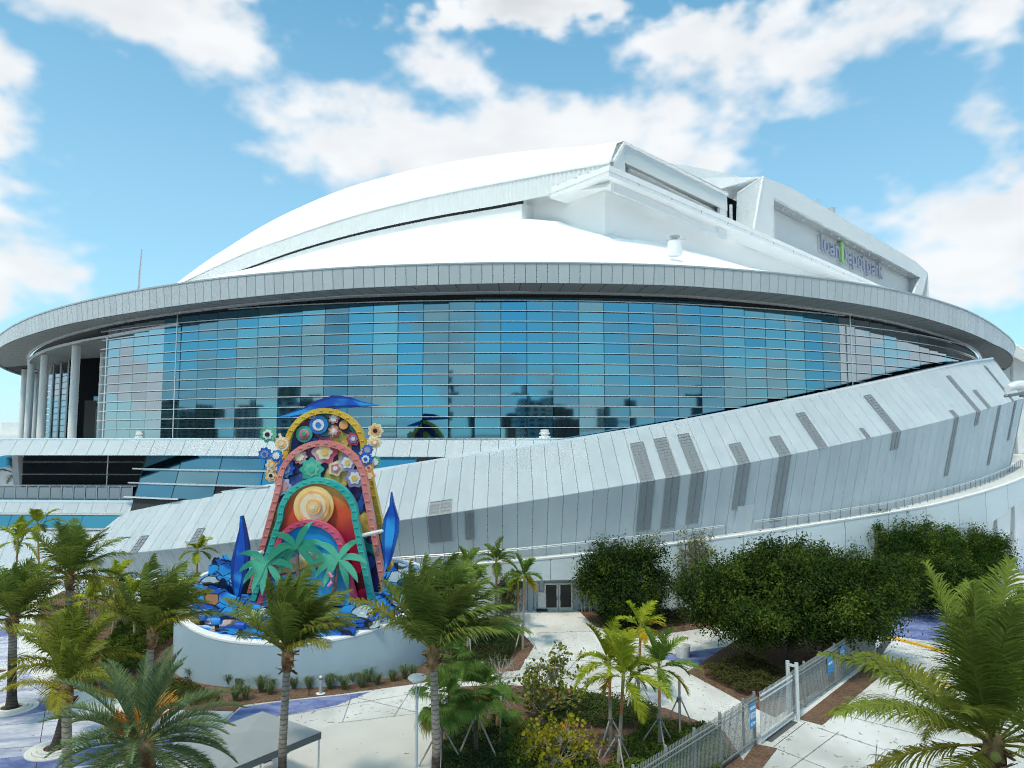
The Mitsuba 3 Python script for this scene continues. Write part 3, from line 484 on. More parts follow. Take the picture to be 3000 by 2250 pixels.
# second panel with the sign: chamfered box with a long lit recess
FR = [(2208, 671), (2235, 517), (2325, 553), (2683, 766), (2719, 799), (2700, 872), (2560, 842)]
uplate('sign_box_face', FR, .6, 'roof_metal', .5, [[(2267, 578), (2696, 813), (2678, 860), (2560, 832), (2267, 702)]])
q = [onU(x, y, .6) for x, y in FR]; bk = 26
m = MB(); m.quad(q[1], q[2], q[2] + AW * bk, q[1] + AW * bk); m.quad(q[2], q[3], q[3] + AW * bk, q[2] + AW * bk); m.quad(q[3], q[4], q[4] + AW * bk, q[3] + AW * bk); m.quad(q[4], q[4] - [0, 0, 9], q[4] + AW * bk - [0, 0, 9], q[4] + AW * bk); S('sign_box_roof', m.mesh(), 'white_roof')
s0, s1, s2, s3 = onU(2208, 671, .6), onU(2235, 517, .6), onW(2160, 564, 0), None
uo = (s0 - C0) @ AU; f1, f2, f3 = onW(2160, 566, uo), onW(2156, 650, uo), onW(2047, 522, uo + 3)
top = np.array([s1, f1]); bot_ = np.array([s0, f2]); top = np.stack([np.linspace(s1[k], f1[k], 12) for k in range(3)], -1); bot_ = np.stack([np.linspace(s0[k], f2[k], 12) for k in range(3)], -1)
S('sign_box_side', corrugate(top, bot_, 22, .12, -AU), 'roof_metal')
m = MB(); fb = onU(2047, 522, 22); fc = onU(2140, 592, 10); m.quad(s1, fb, fc, f1); S('sign_box_slope', m.mesh(), 'roof_metal')
m = MB(); m.bar(s1, s0, .25); m.bar(s1, f1, .2); S('sign_box_trim', m.mesh(), 'white_roof')
m = MB(); w0, w1 = onU(2125, 592, 8), onU(2165, 610, 8); m.quad([*w0[:2], w0[2] - 9], [*w1[:2], w1[2] - 9], w1 + [0, 0, 1], w0 + [0, 0, 1]); S('roof_gap_shade', m.mesh(), 'void_dark')  # dark sheet stands for the shade between the roof panels
p = onU(2141, 600, 4); S('roof_gap_pipe', MB().tube([p, p - [0, 0, 7]], .25, 8).mesh(), 'steel_light')
# recess of the sign: back wall of ribs, dark soffit with lamps, end reveals
SG = 2.4
uplate('sign_recess_back', [(2262, 560), (2700, 800), (2700, 890), (2262, 720)], .6 + SG + .3, 'roof_metal', .1)
a, b = onU(2255, 585, .6 + SG), onU(2700, 822, .6 + SG); a[2] = b[2] = onU(2267, 612, .6)[2]; n = 150; m = MB()
zb2 = onU(2267, 702, .6)[2]
for k in range(n): p = a + (b - a) * (k + .5) / n; m.bar([*p[:2], zb2 - .2], [*p[:2], onU(2267, 580, .6)[2]], .24, .14)
S('sign_recess_rib', m.mesh(), 'roof_metal')
t0, t1 = onU(2267, 578, .6), onU(2696, 813, .6); m = MB(); m.quad(t0, t1, t1 + AW * SG, t0 + AW * SG); S('sign_recess_soffit', m.mesh(), 'steel_grey')
m = MB()
for k in range(19): p = t0 + (t1 - t0) * (k + .5) / 19 + AW * 1.2 - [0, 0, .12]; m.box(p, [.25, .25, .2], .8)
S('sign_lamp', m.mesh(), 'white_roof')
m = MB(); e = onU(2696, 813, .6); m.quad(e, e + AW * SG, [*(e + AW * SG)[:2], zb2 - 1], [*e[:2], zb2 - 1]); e = onU(2267, 578, .6); m.quad(e, e + AW * SG, [*(e + AW * SG)[:2], zb2 - 1], [*e[:2], zb2 - 1]); S('sign_recess_reveal', m.mesh(), 'roof_metal')
# lettering: violet letters with pale returns, the stem of the big letter green
P0, P1 = onU(2401, 733, .6 + SG - .4), onU(2582, 818, .6 + SG - .4); Lw = (P1 - P0) @ AU; zb3 = P0[2]; hcap = 1.2 * (onU(2401, 690, .6 + SG - .4)[2] - zb3)
def letters(txt, h, bold=True): 
    mm = meshkit.text_mesh(txt, h, .25, bold); return mm
parts_ = [('loan', 1.), ('D', 1.15), ('epot', 1.), ('park', 1.)]; gap = [0, .03, .03, .24]; x = 0.; mm = []
for (txt, k), g in zip(parts_, gap):
    t_ = letters(txt, hcap * .9 * k); x += g * hcap; x0 = t_.bounds[0][0]; t_.apply_translation([x - x0, -.12 * hcap * (k > 1), 0]); x += t_.bounds[1][0] - t_.bounds[0][0]; mm.append((txt, t_))
sgn = thing('building_sign', 'grey violet lettering with a green letter stem on the white roof box', 'sign')
sc = Lw / x
for txt, t_ in mm:
    v = np.array(t_.vertices); W = lambda v, o=0.: P0 + np.outer(v[:, 0] * sc, AU) + np.outer(v[:, 1], [0, 0, 1.]) - np.outer(v[:, 2] + o, AW)
    for o, mt, nm, e in ((.12, 'sign_violet', 'letter_face', 0), (-.18, 'sign_white', 'letter_return', .06)):
        vv = v.copy(); vv[:, 1] -= e; vv[:, 0] -= e; k = put(sgn + '__' + nm, (W(vv, o), np.array(t_.faces)), mt); labels[k] = {'label': 'letters reading ' + txt} if e == 0 else labels.get(k, {})
        if not labels[k]: del labels[k]
    if txt == 'D':
        b0, b1 = v.min(0), v.max(0); w = (b1[0] - b0[0]) * .36
        m = MB().box([b0[0] + w / 2 - .02, (b0[1] + b1[1]) / 2 - .06, .2], [w, (b1[1] - b0[1]) + .3, .3]); mv, mf = m.mesh()
        k = put(sgn + '__green_stem', (W(mv, .24), mf), 'sign_green'); labels[k] = {'label': 'bright green stem of the large letter'}
# far white vault behind the two panels
vx = np.linspace(0, 1, 16); p0, p1 = onU(1990, 500, 40), onU(2330, 590, 40); A_ = np.array([p0 + (p1 - p0) * f + [0, 0, 0] for f in vx]); zt = np.interp(np.linspace(1920, 2330, 16), [1920, 2000, 2080, 2160, 2250, 2330], [472, 483, 498, 514, 560, 600])
A_ = np.array([onU(x, y, 40) for x, y in zip(np.linspace(1920, 2330, 16), zt)]); B_ = A_ - [0, 0, 9]; S('far_vault', loft(B_, A_), 'white_roof')
S('rooftop_hoop', MB().tube([onU(2392 + 4 * math.cos(a) , 590 - 9 * math.sin(a), 3) for a in np.linspace(0, math.pi, 9)], .05, 5).tube([onU(2400 + 4 * math.cos(a) , 594 - 9 * math.sin(a), 3) for a in np.linspace(0, math.pi, 9)], .05, 5).mesh(), 'steel_grey')
S('rooftop_unit', MB().box(onU(2437, 616, 3), [.9, .9, .9], .8).mesh(), 'steel_grey')
# thin mast standing on the ring at the left
c = at(405, 844, 92); solo('lightning_mast', 'thin grey mast rising above the fascia left of the dome', 'mast', MB().tube([[c[0], c[1], c[2] - 4], [c[0] + .1, c[1], c[2] + 2], [c[0] + .25, c[1], at(410, 730, 92)[2]]], [.16, .13, .07], 6).mesh(), 'steel_grey')
# white gantry beyond the right end, and the low building there
gn = thing('gantry', 'white concrete gantry rising behind the right end of the spiral wall', 'gantry')
c = at(2972, 1120, 122); put(gn + '__leg', MB().box([c[0], c[1], 17], [2.6, 3, 29]).mesh(), 'white_wall'); p = at(2955, 1100, 126); put(gn + '__leg', MB().box([p[0] - .6, p[1], 17], [2.2, .8, 30]).mesh(), 'wall_metal')
a, b = at(2925, 1000, 122), at(3040, 1062, 118); put(gn + '__beam', MB().bar(a, b, 6, 1.8).mesh(), 'white_wall')
put(gn + '__pipe', MB().tube([np.r_[at(2962, 1050, 120.)[:2], 10], np.r_[at(2962, 1050, 120.)[:2], 31]], .25, 8).mesh(), 'steel_grey')
fb_ = thing('end_building', 'low white building with a dark opening beyond the top of the ramp', 'building')
c = at(3010, 1300, 128); put(fb_ + '__wall', MB().box([c[0] + 4, c[1] + 5, 12.6], [18, 10, 4.6]).mesh(), 'parapet_paint'); put(fb_ + '__terrace', MB().box([c[0] + 4, c[1] + 3, 15.5], [18, 10, .9]).mesh(), 'white_wall')
put(fb_ + '__roof', MB().box([c[0] + 4, c[1] + 6, 17.2], [18, 4, .5]).mesh(), 'white_wall'); put(fb_ + '__opening', MB().box([c[0] + 3, c[1] + 2.4, 8.2], [19, 4.6, 3.6]).mesh(), 'void_dark'); put(fb_ + '__window_band', MB().box([c[0] + 4, c[1] - .05, 10.2], [18, .1, .35]).mesh(), 'glass_blue')  # the opening is a black box, its shade put into the colour
# ---------------------------------------------------------------- ground, paving, beds
def conc_fn(p, n, uv):
    t = fbm(p.x * .22, p.y * .22, 0, 4); g = noise(p.x * 2.6, p.y * 2.6, 0); s = fbm(p.x * .9 + 7, p.y * .25, 0, 3); sp = noise(p.x * 4.1, p.y * 4.1, 3.)
    c = mix((.43, .43, .41), (.67, .67, .66), dr.clip((t - .5) * 1.9 + .60 + (g - .5) * .14 + (s - .5) * .9, 0, 1))
    return c * (1 - .45 * smoothstep(.86, .93, sp))
mat('plaza_concrete', proc(conc_fn), .75)
def sq_fn(p, n, uv): return mix((.50, .49, .46), (.60, .59, .56), fbm(p.x * .5, p.y * .5, 0, 4))
mat('square_concrete', proc(sq_fn), .8)
def paleblue_fn(p, n, uv):
    a = math.radians(14); u = p.x * math.cos(a) + p.y * math.sin(a); v = -p.x * math.sin(a) + p.y * math.cos(a)
    t = fbm(u * .5, v * 2.2, 0, 4); g = noise(u * 5, v * 9, 0)
    return mix((.30, .33, .46), (.56, .58, .67), dr.clip((t - .5) * 2.6 + .55 + (g - .5) * .4, 0, 1))
mat('pale_blue_paving', proc(paleblue_fn), .75)
def blue_fn(p, n, uv):
    t = fbm(p.x * 1.2, p.y * 2.2, 0, 4); g = noise(p.x * 6, p.y * 9, 0)
    return mix((.085, .12, .30), (.20, .24, .44), dr.clip((t - .5) * 2.4 + .5 + (g - .5) * .5, 0, 1))
mat('blue_paving', proc(blue_fn), .75)
def mulch_fn(p, n, uv):
    g = noise(p.x * 11, p.y * 11, 0); t = fbm(p.x * 1.1, p.y * 1.1, 2., 3)
    return mix((.075, .045, .032), (.21, .135, .095), dr.clip(g * .7 + t * .5 - .1, 0, 1))
mat('mulch', proc(mulch_fn), .95, .1)
mat('kerb_concrete', dirty((.58, .58, .56), (.70, .70, .68), .5, .5, .5), .75)
mat('yellow_paint', dirty((.62, .33, .03), (.72, .42, .05), .8, .8, .8, .8), .6)
mat('drain_metal', (.12, .12, .125), .5, .5, .3)
G0 = 4000.
struct('ground', 'pale concrete ground of the plaza', ([[-G0, -G0, 0], [G0, -G0, 0], [G0, G0, 0], [-G0, G0, 0]], [[0, 1, 2, 3]]), 'plaza_concrete')
mat('asphalt', dirty((.045, .046, .048), (.075, .076, .078), .3, .3, .3), .85); struct('added_asphalt', 'added dark asphalt ground behind the plaza, unseen, darkening the glass reflections', sheet([(-900, 17), (900, 17), (900, -1500), (-900, -1500)], .004), 'asphalt')  # added out of view to keep the lower glass reflections dark
KO = [(-46, 70), (-44.0, 63.8), (-40.5, 57.3), (-35.0, 49.9), (-29.9, 44.1), (-26.0, 40.8), (-22.9, 39.1), (-19, 37.6), (-15.5, 37.2)]
KI = [(-44.6, 70), (-43.0, 63.9), (-39.3, 57.6), (-33.9, 50.6), (-28.9, 45.3), (-25.4, 42.0), (-22.2, 40.3), (-18.7, 39.0), (-15.3, 38.8)]
struct('left_pavement', 'pale blue grained paving left of the white kerb band', sheet(KO + [(-15.5, 25), (-60, 25), (-70, 70)], .004), 'pale_blue_paving')
for i, q in enumerate([[(-60, 33.6), (-27.6, 40.6), (-25.9, 40.75), (-24.9, 39.95), (-26.6, 38.4), (-60, 30.6)], [(-60, 51.2), (-39.5, 55.6), (-37.6, 53.6), (-60, 49.0)], [(-25, 33.2), (-15.6, 36.), (-15.6, 33.8), (-25, 31.4)]]):
    struct('blue_pavement', 'deep blue paving band crossing the pale paving', sheet(q, .008), 'blue_paving')
for a, b in (((-60, 42), (-27, 49)), ((-60, 37), (-22, 45)), ((-35, 47.4), (-27.4, 41.5)), ((-31.5, 38.8), (-24.8, 28)), ((-27, 41), (-20.5, 30.5)), ((-27.2, 32.5), (-22.5, 26)), ((-40, 34.5), (-17, 39.2)), ((-40, 31.5), (-17, 36))):
    m = MB().bar([*a, .006], [*b, .006], .035, .006); struct('pavement_joint', 'thin dark joint in the paving', m.mesh(), 'joint_dark')
kerb = Polygon(KO + KI[::-1]); struct('kerb', 'white concrete band curving round the planting bed', sheet(kerb.buffer(.001), .10, .14), 'kerb_concrete')
for i in range(1, len(KO) - 1):
    for f in (0., .5):
        p = np.array(KO[i]) * (1 - f) + np.array(KO[i + 1]) * f; q = np.array(KI[i]) * (1 - f) + np.array(KI[i + 1]) * f
        struct('kerb_joint', 'joint in the white concrete band', MB().bar([*p, .103], [*q, .103], .03, .006).mesh(), 'joint_dark')
BED1 = KI + [(-15.3, 39.9), (-13.7, 40.5), (-10.1, 41.6), (-5.9, 43.3), (-3.6, 44.4), (.5, 45.8), (1.6, 51.0), (.1, 57.0), (-.4, 58.6), (-20, 60), (-36, 67), (-44, 73)]
struct('planting_bed', 'brown mulch bed round the pale blue round wall', sheet(BED1, .03, .035), 'mulch')
BED2 = [(-3.9, 42.7), (-3.5, 38.6), (-3.7, 34), (-3.6, 22), (4.0, 22), (7.6, 28.9), (10.8, 33.0), (10.9, 36.4), (8.6, 39.4), (4.2, 42.0), (-.3, 43.1)]
struct('planting_bed', 'mulch bed of young palms and sea grapes in the foreground', sheet(BED2, .03, .035), 'mulch')
BED3 = [(11.3, 45.4), (13.2, 40.3), (14.2, 38.2), (24.3, 48.1), (25, 54), (18, 54)]
struct('planting_bed', 'mulch bed below the big dark tree beside the fence', sheet(BED3, .03, .035), 'mulch')
BED4 = [(5.7, 62.2), (6.6, 56.2), (9.4, 53.), (16, 56), (22, 60), (30, 68), (44, 76), (40, 84), (20, 66), (10, 62.)]
struct('planting_bed', 'mulch bed below the dark trees along the ramp wall', sheet(BED4, .03, .035), 'mulch')
for q in ([(7.6, 28.6), (12.0, 35.0), (12.9, 34.5), (9.6, 30.0), (9., 27)], [(15.4, 38.0), (24.6, 47.8), (25.6, 47.), (16.3, 37.2)]): struct('mulch_strip', 'mulch strip along the outer side of the fence', sheet(q, .02, .03), 'mulch')
struct('concrete_square', 'smooth beige concrete square beside the tall palm', sheet([(-9.2, 37.5), (-3.75, 39.2), (-3.75, 20), (-14.5, 20), (-15, 33)], .006), 'square_concrete')
struct('blue_pavement', 'blue paving wedge below the round wall', sheet([(-15.2, 39.6), (-13.7, 40.3), (-10.1, 41.4), (-8.4, 42.0), (-9.9, 39.9), (-12.8, 38.3), (-15.2, 37.3)], .008), 'blue_paving')
for q in ([(27.4, 54.6), (33, 60), (45, 62), (45, 54), (34.4, 50.)], [(57, 77), (60, 86), (75, 92), (90, 86), (75, 76)], [(9.8, 48.6), (16, 51), (15.2, 45.8), (12.4, 45.9)]): struct('blue_pavement', 'blue paving at the right behind the fence', sheet(q, .008), 'blue_paving')
for a, b in (((28.0, 54.0), (31.4, 48.0)), ((24.6, 47.6), (26.9, 42.2))): struct('yellow_line', 'yellow painted kerb line on the pavement', MB().bar([*a, .06], [*b, .06], .32, .12).mesh(), 'yellow_paint')
struct('drain_grate', 'dark strip drain across the pavement', MB().bar([25.2, 48.6, .008], [28.2, 52.6, .008], .5, .012).mesh(), 'drain_metal')
struct('drain_grate', 'dark drain strip along the gate', MB().bar([12.75, 35.3, .008], [15.05, 37.7, .008], .34, .012).mesh(), 'drain_metal')
JN = [((-9, 37.6), (-9.4, 41.4)), ((-12.5, 38.4), (-4, 42.6)), ((-9.3, 41.2), (-5.2, 38.9)), ((-6, 42.9), (-6.4, 38.3)), ((-9.2, 37.5), (-3.75, 39.2)), ((1.9, 54.3), (6.9, 54.9)), ((1.2, 47.6), (9., 48.)), ((4.6, 42.1), (10.6, 44.6)), ((.6, 46.), (9.9, 46.6)),
      ((12.8, 34.7), (15.6, 37.6)), ((12.9, 34.4), (17, 29)), ((15.9, 36.9), (20, 32)), ((12.2, 32.), (16.8, 36.4)), ((11, 30), (17, 31)), ((17.5, 39), (23, 34)), ((20, 42), (26, 37)), ((21, 44), (27, 50)), ((27, 50), (31, 46)), ((30, 56), (40, 64)), ((45, 70), (60, 72)), ((14, 28), (18, 35))]
for a, b in JN: struct('pavement_joint', 'saw cut joint in the concrete', MB().bar([*a, .009], [*b, .009], .03, .004).mesh(), 'joint_dark')
# ---------------------------------------------------------------- city behind the viewer, seen mirrored in the glass
def tower_fn(a, b, sx, sz):
    def fn(p, n, uv):
        u = dr.select(dr.abs(n.x) > dr.abs(n.y), p.y, p.x) / sx; w = p.z / sz
        win = (u - dr.floor(u) > .35) & (w - dr.floor(w) > .42)
        return mi.Color3f(dr.select(win, 1., 0.)) * mi.Color3f(b) + mi.Color3f(dr.select(win, 0., 1.)) * mi.Color3f(a)
    return proc(fn)
mat('tower_white', tower_fn((.55, .55, .53), (.06, .08, .10), 5., 3.3), .6); mat('tower_glass', tower_fn((.10, .12, .14), (.03, .05, .07), 3., 3.6), .3); mat('tower_tan', tower_fn((.42, .33, .24), (.05, .05, .06), 6., 3.2), .6); mat('tower_red', tower_fn((.36, .17, .12), (.05, .05, .06), 6., 3.2), .6)
TW = [(-66, 520, 34, 62, 'tower_glass', 'dark glass tower'), (-60, 620, 40, 55, 'tower_white', 'pale tower with set back top'), (-72, 560, 40, 48, 'tower_tan', 'tan tower'), (-53, 480, 22, 58, 'tower_tan', 'slim tan tower'), (-47, 700, 40, 60, 'tower_glass', 'broad dark tower'), (-80, 520, 70, 34, 'tower_tan', 'long tan block'), (-57, 330, 60, 20, 'tower_white', 'low white block'),
      (6, 300, 26, 40, 'tower_white', 'white tower with dark balconies'), (11, 320, 26, 45, 'tower_white', 'taller white tower'), (4, 420, 30, 36, 'tower_red', 'red brick block'), (16, 420, 24, 32, 'tower_red', 'lower red brick block'), (25, 520, 40, 46, 'tower_white', 'stepped white tower'), (31, 640, 40, 62, 'tower_glass', 'dark office tower'), (49, 420, 60, 62, 'tower_glass', 'wide dark tower still under construction'), (-8, 700, 24, 42, 'tower_glass', 'slim glass tower'), (-36, 800, 26, 52, 'tower_white', 'distant white tower')]
for az, dist, w, h, mt, lab in TW:
    r = math.radians(az); x, y = dist * math.sin(r), -dist * math.cos(r); h *= .62; k = thing('tower', lab + ' of the city mirrored in the curved glass', 'building')
    put(k + '__block', MB().box([x, y, h / 2 + 8], [w, w * .7, h + 16], -r).mesh(), mt); put(k + '__roof_plant', MB().box([x, y, h + 18.5], [w * .5, w * .35, 5], -r).mesh(), 'tower_white')
r = math.radians(-22); x, y = 90 * math.sin(r), -90 * math.cos(r); ms = thing('telecom_mast', 'dark lattice telecom mast mirrored in the glass above the sculpture', 'mast'); m = MB()
for i, j in ((-1, -1), (1, -1), (1, 1), (-1, 1)): m.bar([x + i * 2., y + j * 2., 0], [x + i * .9, y + j * .9, 33], .35)
for k in range(9):
    s0, s1 = 2 - k * .12, 2 - (k + 1) * .12; z0 = k * 3.6
    m.bar([x - s0, y - s0, z0], [x + s1, y - s1, z0 + 3.6], .2); m.bar([x + s0, y - s0, z0], [x - s1, y - s1, z0 + 3.6], .2); m.bar([x - s0, y + s0, z0], [x + s1, y + s1, z0 + 3.6], .2)
put(ms + '__lattice', m.mesh(), 'void_dark'); m = MB()
for z in (32, 28, 23, 20):
    for k in range(7): a = k * .9; m.box([x + 2.6 * math.cos(a), y + 2.6 * math.sin(a), z], [.6, .5, 2.2], a)
    m.tube([[x + 2.4 * math.cos(a), y + 2.4 * math.sin(a), z] for a in np.linspace(0, 6.28, 13)], .12, 4)
put(ms + '__antennas', m.mesh(), 'steel_grey')
# low hall and blue awning seen below the ledge at the left, white hall far left
c = at(40, 1270, 175); bl = thing('far_hall', 'low white hall far away at the left edge behind the columns', 'building'); put(bl + '__wall', MB().box([c[0], c[1], 8.5], [40, 10, 15.2]).mesh(), 'white_wall'); put(bl + '__roof_box', MB().box([c[0] + 4, c[1], 17.5], [10, 6, 3.2]).mesh(), 'white_wall')
c = at(10, 1345, 125); k = thing('awning_hall', 'bright blue roofed stand glimpsed under the white ledge at the left edge', 'building'); mat('awning_blue', (.03, .25, .45), .5); put(k + '__roof', MB().hexa([c + [-14, -3, -2.5], c + [4, -3, -1.2], c + [4, 6, -1], c + [-14, 6, -1], c + [-14, -3, -2.2], c + [4, -3, 1.], c + [4, 6, 1.2], c + [-14, 6, -.6]]).mesh(), 'awning_blue'); put(k + '__wall', MB().box([c[0] - 4, c[1] + 5, 6], [22, 8, 10]).mesh(), 'white_wall')
# ---------------------------------------------------------------- round pedestal and the colourful sculpture
mat('pedestal_paint', dirty((.32, .425, .51), (.38, .48, .565), .5, .5, .06, .8, 1.5), .6)
PC, PRX, PRY = np.array([-14.3, 49.4]), 8.75, 7.0
ang = np.linspace(0, 2 * math.pi, 97)[:-1]; pe = lambda k=0., e=.9: np.stack([PC[0] + (PRX + k) * np.sign(np.cos(ang)) * abs(np.cos(ang)) ** e, PC[1] + (PRY + k) * np.sign(np.sin(ang)) * abs(np.sin(ang)) ** e], -1)
zp_ = lambda xy: 2.65 + .36 * np.clip(xy[:, 1] - 42.3, 0, 6.) + .10 * np.clip(xy[:, 1] - 48.3, 0, 9)
pd = thing('round_wall', 'pale blue curved wall of the raised round basin below the sculpture', 'wall')
o, i_ = pe(0), pe(-.28); n = len(ang); idx = np.arange(n); nx_ = (idx + 1) % n
qs = lambda A, B: (np.vstack([A, B]), np.stack([idx, nx_, n + nx_, n + idx], -1))
m = MB(); m.add(*qs(np.c_[o, np.zeros(n)], np.c_[o, zp_(o) - .12])); put(pd + '__face', m.mesh(), 'pedestal_paint', smooth=True)
m = MB(); o2, i2 = pe(.03), pe(-.34); m.add(*qs(np.c_[o2, zp_(o2) - .12], np.c_[o2, zp_(o2)])); m.add(*qs(np.c_[o2, zp_(o2)], np.c_[i2, zp_(i2)])); m.add(*qs(np.c_[i2, zp_(i2)], np.c_[i2, zp_(i2) - .5])); put(pd + '__rim', m.mesh(), 'white_wall')
for px, py in ((1050, 1978), (747, 1975), (850, 1986)):
    g = gnd(px, py, .5); a = math.atan2((g[1] - PC[1]) / PRY, (g[0] - PC[0]) / PRX); e = .9
    c = np.array([PC[0] + PRX * np.sign(math.cos(a)) * abs(math.cos(a)) ** e, PC[1] + PRY * np.sign(math.sin(a)) * abs(math.sin(a)) ** e, .45]); put(pd + '__vent', MB().box(c, [.42, .16, .26], 0).mesh(), 'joint_dark')
def sea_fn(p, n, uv):
    w = fbm(p.x * .5, p.y * 1.6 + p.z, 0, 3); s = dr.sin((p.y * 3.2 + p.z * 1.5 + w * 9.)); k = smoothstep(.55, .95, s)
    c = mix((.012, .14, .58), (.03, .34, .75), w); c = mix(c, (.55, .72, .85), k * .7); t = smoothstep(.62, .70, fbm(p.x * .8 + 4, p.y * .8, 3., 3)); c = mix(c, (.55, .38, .26), t * .8)
    return c * (1 - .92 * smoothstep(.965, .99, dr.abs(dr.sin(p.y * 1.7 + w * 7.))))
mat('sea_paint', proc(sea_fn), .4)
def wave_fn(p, n, uv):
    w = fbm(p.x * .45, p.y * .4, p.z * .5 + 2, 3); a = dr.sin(p.z * 3.6 + w * 15. + p.x * .9); c = mix((.01, .10, .50), (.03, .33, .80), smoothstep(-.6, .6, a))
    f, s, q = voronoi(p.x * 1.1 + w * 2.4, p.z * 1.5 + p.y * .3); c = mix(c, (.50, .60, .66), smoothstep(.70, .74, q)); c = mix(c, (.42, .20, .11), smoothstep(.86, .89, q))
    return c * (1 - .94 * smoothstep(.10, .04, s - f) * 1.) * (1 - .9 * smoothstep(.955, .99, dr.abs(dr.sin(p.z * 1.7 + w * 8. + p.x * .5))))
mat('wave_paint', proc(wave_fn), .4)
def night_fn(p, n, uv):
    w = fbm(p.x * .7, p.z * .5, 1., 3); f, s, q = voronoi(p.x * .8 + w * 1.5, p.z * .55 + w); c = mix((.05, .03, .16), (.03, .12, .45), smoothstep(.2, .5, q)); c = mix(c, (.20, .05, .16), smoothstep(.55, .6, q)); c = mix(c, (.03, .30, .28), smoothstep(.72, .75, q)); c = mix(c, (.55, .42, .10), smoothstep(.88, .9, q))
    return c * (.25 + .75 * smoothstep(.03, .10, s - f)) * (.6 + .8 * noise(p.x * 5, p.z * 2.5, 0))
mat('night_paint', proc(night_fn), .4)
def ember_fn(p, n, uv):
    t = dr.clip((p.z - 6.2) / 6., 0, 1); w = fbm(p.x * .5, p.z * .5, 0, 3); c = mix((.33, .005, .04), (.62, .09, .03), smoothstep(.30, .72, t + (w - .5) * .3)); c = mix(c, (.80, .42, .12), smoothstep(.66, 1., t + (w - .5) * .2))
    return c * (1 - .85 * smoothstep(.80, .88, fbm(p.x * .8 + 3, p.z * .9, 4., 3) * smoothstep(.4, .2, t) * 1.5))
mat('ember_paint', proc(ember_fn), .4)
def bay_fn(p, n, uv):
    w = fbm(p.x * .6, p.z * .3, 0, 3); t = (p.z - 3.6) / 5.2 + (w - .5) * .25; c = mix((.03, .30, .60), (.05, .45, .78), t); c = mix(c, (.70, .46, .14), smoothstep(.52, .56, t) * smoothstep(.72, .68, t)); c = mix(c, (.80, .74, .62), smoothstep(.62, .66, t) * smoothstep(.72, .70, t)); c = mix(c, (.25, .04, .08), smoothstep(.50, .515, t) * smoothstep(.545, .53, t))
    return mix(c, (.02, .30, .75), smoothstep(.72, .76, t))
mat('bay_paint', proc(bay_fn), .4)
def shade2(key, a, b, dark=.0):
    def fn(p, n, uv): return mix(a, b, smoothstep(.35, .65, fbm(p.x * .6 + p.z * .4, p.z * .6, 2., 3)))
    return mat(key, proc(fn), .35)
shade2('rim_yellow', (.62, .40, .04), (.70, .48, .07)); shade2('rim_pink', (.62, .20, .19), (.68, .26, .24)); shade2('rim_teal', (.03, .36, .33), (.05, .42, .38)); shade2('rim_magenta', (.52, .06, .14), (.60, .10, .19)); shade2('blade_blue', (.006, .08, .48), (.03, .32, .80)); shade2('blade_deep', (.006, .04, .27), (.01, .10, .42)); shade2('fan_green', (.03, .26, .17), (.10, .46, .31)); mat('paint_black', (.012, .012, .016), .5)
shade2('disc_orange', (.68, .30, .09), (.78, .46, .20)); shade2('disc_gold', (.72, .44, .12), (.76, .58, .28)); shade2('disc_blue', (.01, .09, .45), (.03, .25, .65)); shade2('disc_green', (.04, .32, .18), (.16, .50, .33)); shade2('disc_cream', (.70, .52, .34), (.74, .66, .50)); shade2('disc_rose', (.42, .05, .12), (.62, .34, .36)); shade2('disc_teal', (.02, .25, .22), (.06, .42, .36)); shade2('disc_white', (.66, .68, .72), (.74, .75, .76)); shade2('disc_lilac', (.24, .22, .42), (.46, .48, .62))
sc_ = thing('sculpture', 'tall colourful sculpture of nested painted arches standing in the round basin', 'sculpture')
m = MB(); i3 = pe(-.3); zf = zp_(i3) - .22; m.add(np.vstack([np.c_[i3, zf], [[PC[0], PC[1], float(zp_(PC[None])[0]) - .22]]]), [[k, (k + 1) % n, n] for k in range(n)]); put(sc_ + '__sea_floor', m.mesh(), 'sea_paint')
def arch_outline(cx, ax, wb, zb, zs, r, k=0.):          # splayed legs and a round head; k shrinks it; px of the survey
    a = np.linspace(0, math.pi, 25); R_ = r - k
    return [(cx + wb - k, zb)] + [(ax + R_ * math.cos(t), zs - R_ * math.sin(t)) for t in a] + [(cx - wb + k, zb)]
def arch(name, Y, args, rim_w, depth, rim_mat, panel_mat, setback, bolts=26):
    f = lambda L: [(lambda p: (p[0], p[2]))(at(x, y, Y)) for x, y in L]
    out, inn = f(arch_outline(*args)), f(arch_outline(*args, rim_w)); inn[0] = (inn[0][0], out[0][1]); inn[-1] = (inn[-1][0], out[-1][1])
    to = lambda a, b, c: (a, Y + c, b)
    k = put(sc_ + '__' + name, slab(out + inn[::-1], depth, to), rim_mat)
    put(k + '__panel', slab(inn, .12, lambda a, b, c: (a, Y + setback + c, b)), panel_mat)
    l = Polygon(out).exterior; mid = [(np.array(o_) + np.array(q)) / 2 for o_, q in zip(out, inn)]; from shapely.geometry import LineString
    ls = LineString(mid); m = MB()
    for j in range(bolts):
        p = ls.interpolate((j + .5) / bolts, normalized=True)
        for s in (-.07, .07): m.add(*lathe([(.075, 0), (.06, .05), (0, .07)], (0, 0, 0), 7)); v = m.v[-1]; m.v[-1] = np.stack([p.x + s + v[:, 0], Y - v[:, 2], p.y + v[:, 1]], -1)
    put(k + '__bolts', m.mesh(), rim_mat); labels[k + '__bolts' if k + '__bolts' in scene else k] = {'kind': 'stuff'} if k + '__bolts' in scene else {}
    return k
arch('yellow_arch', 49.9, (951, 951, 203, 1687, 1316, 121), 16, .75, 'rim_yellow', 'night_paint', .45, 40)
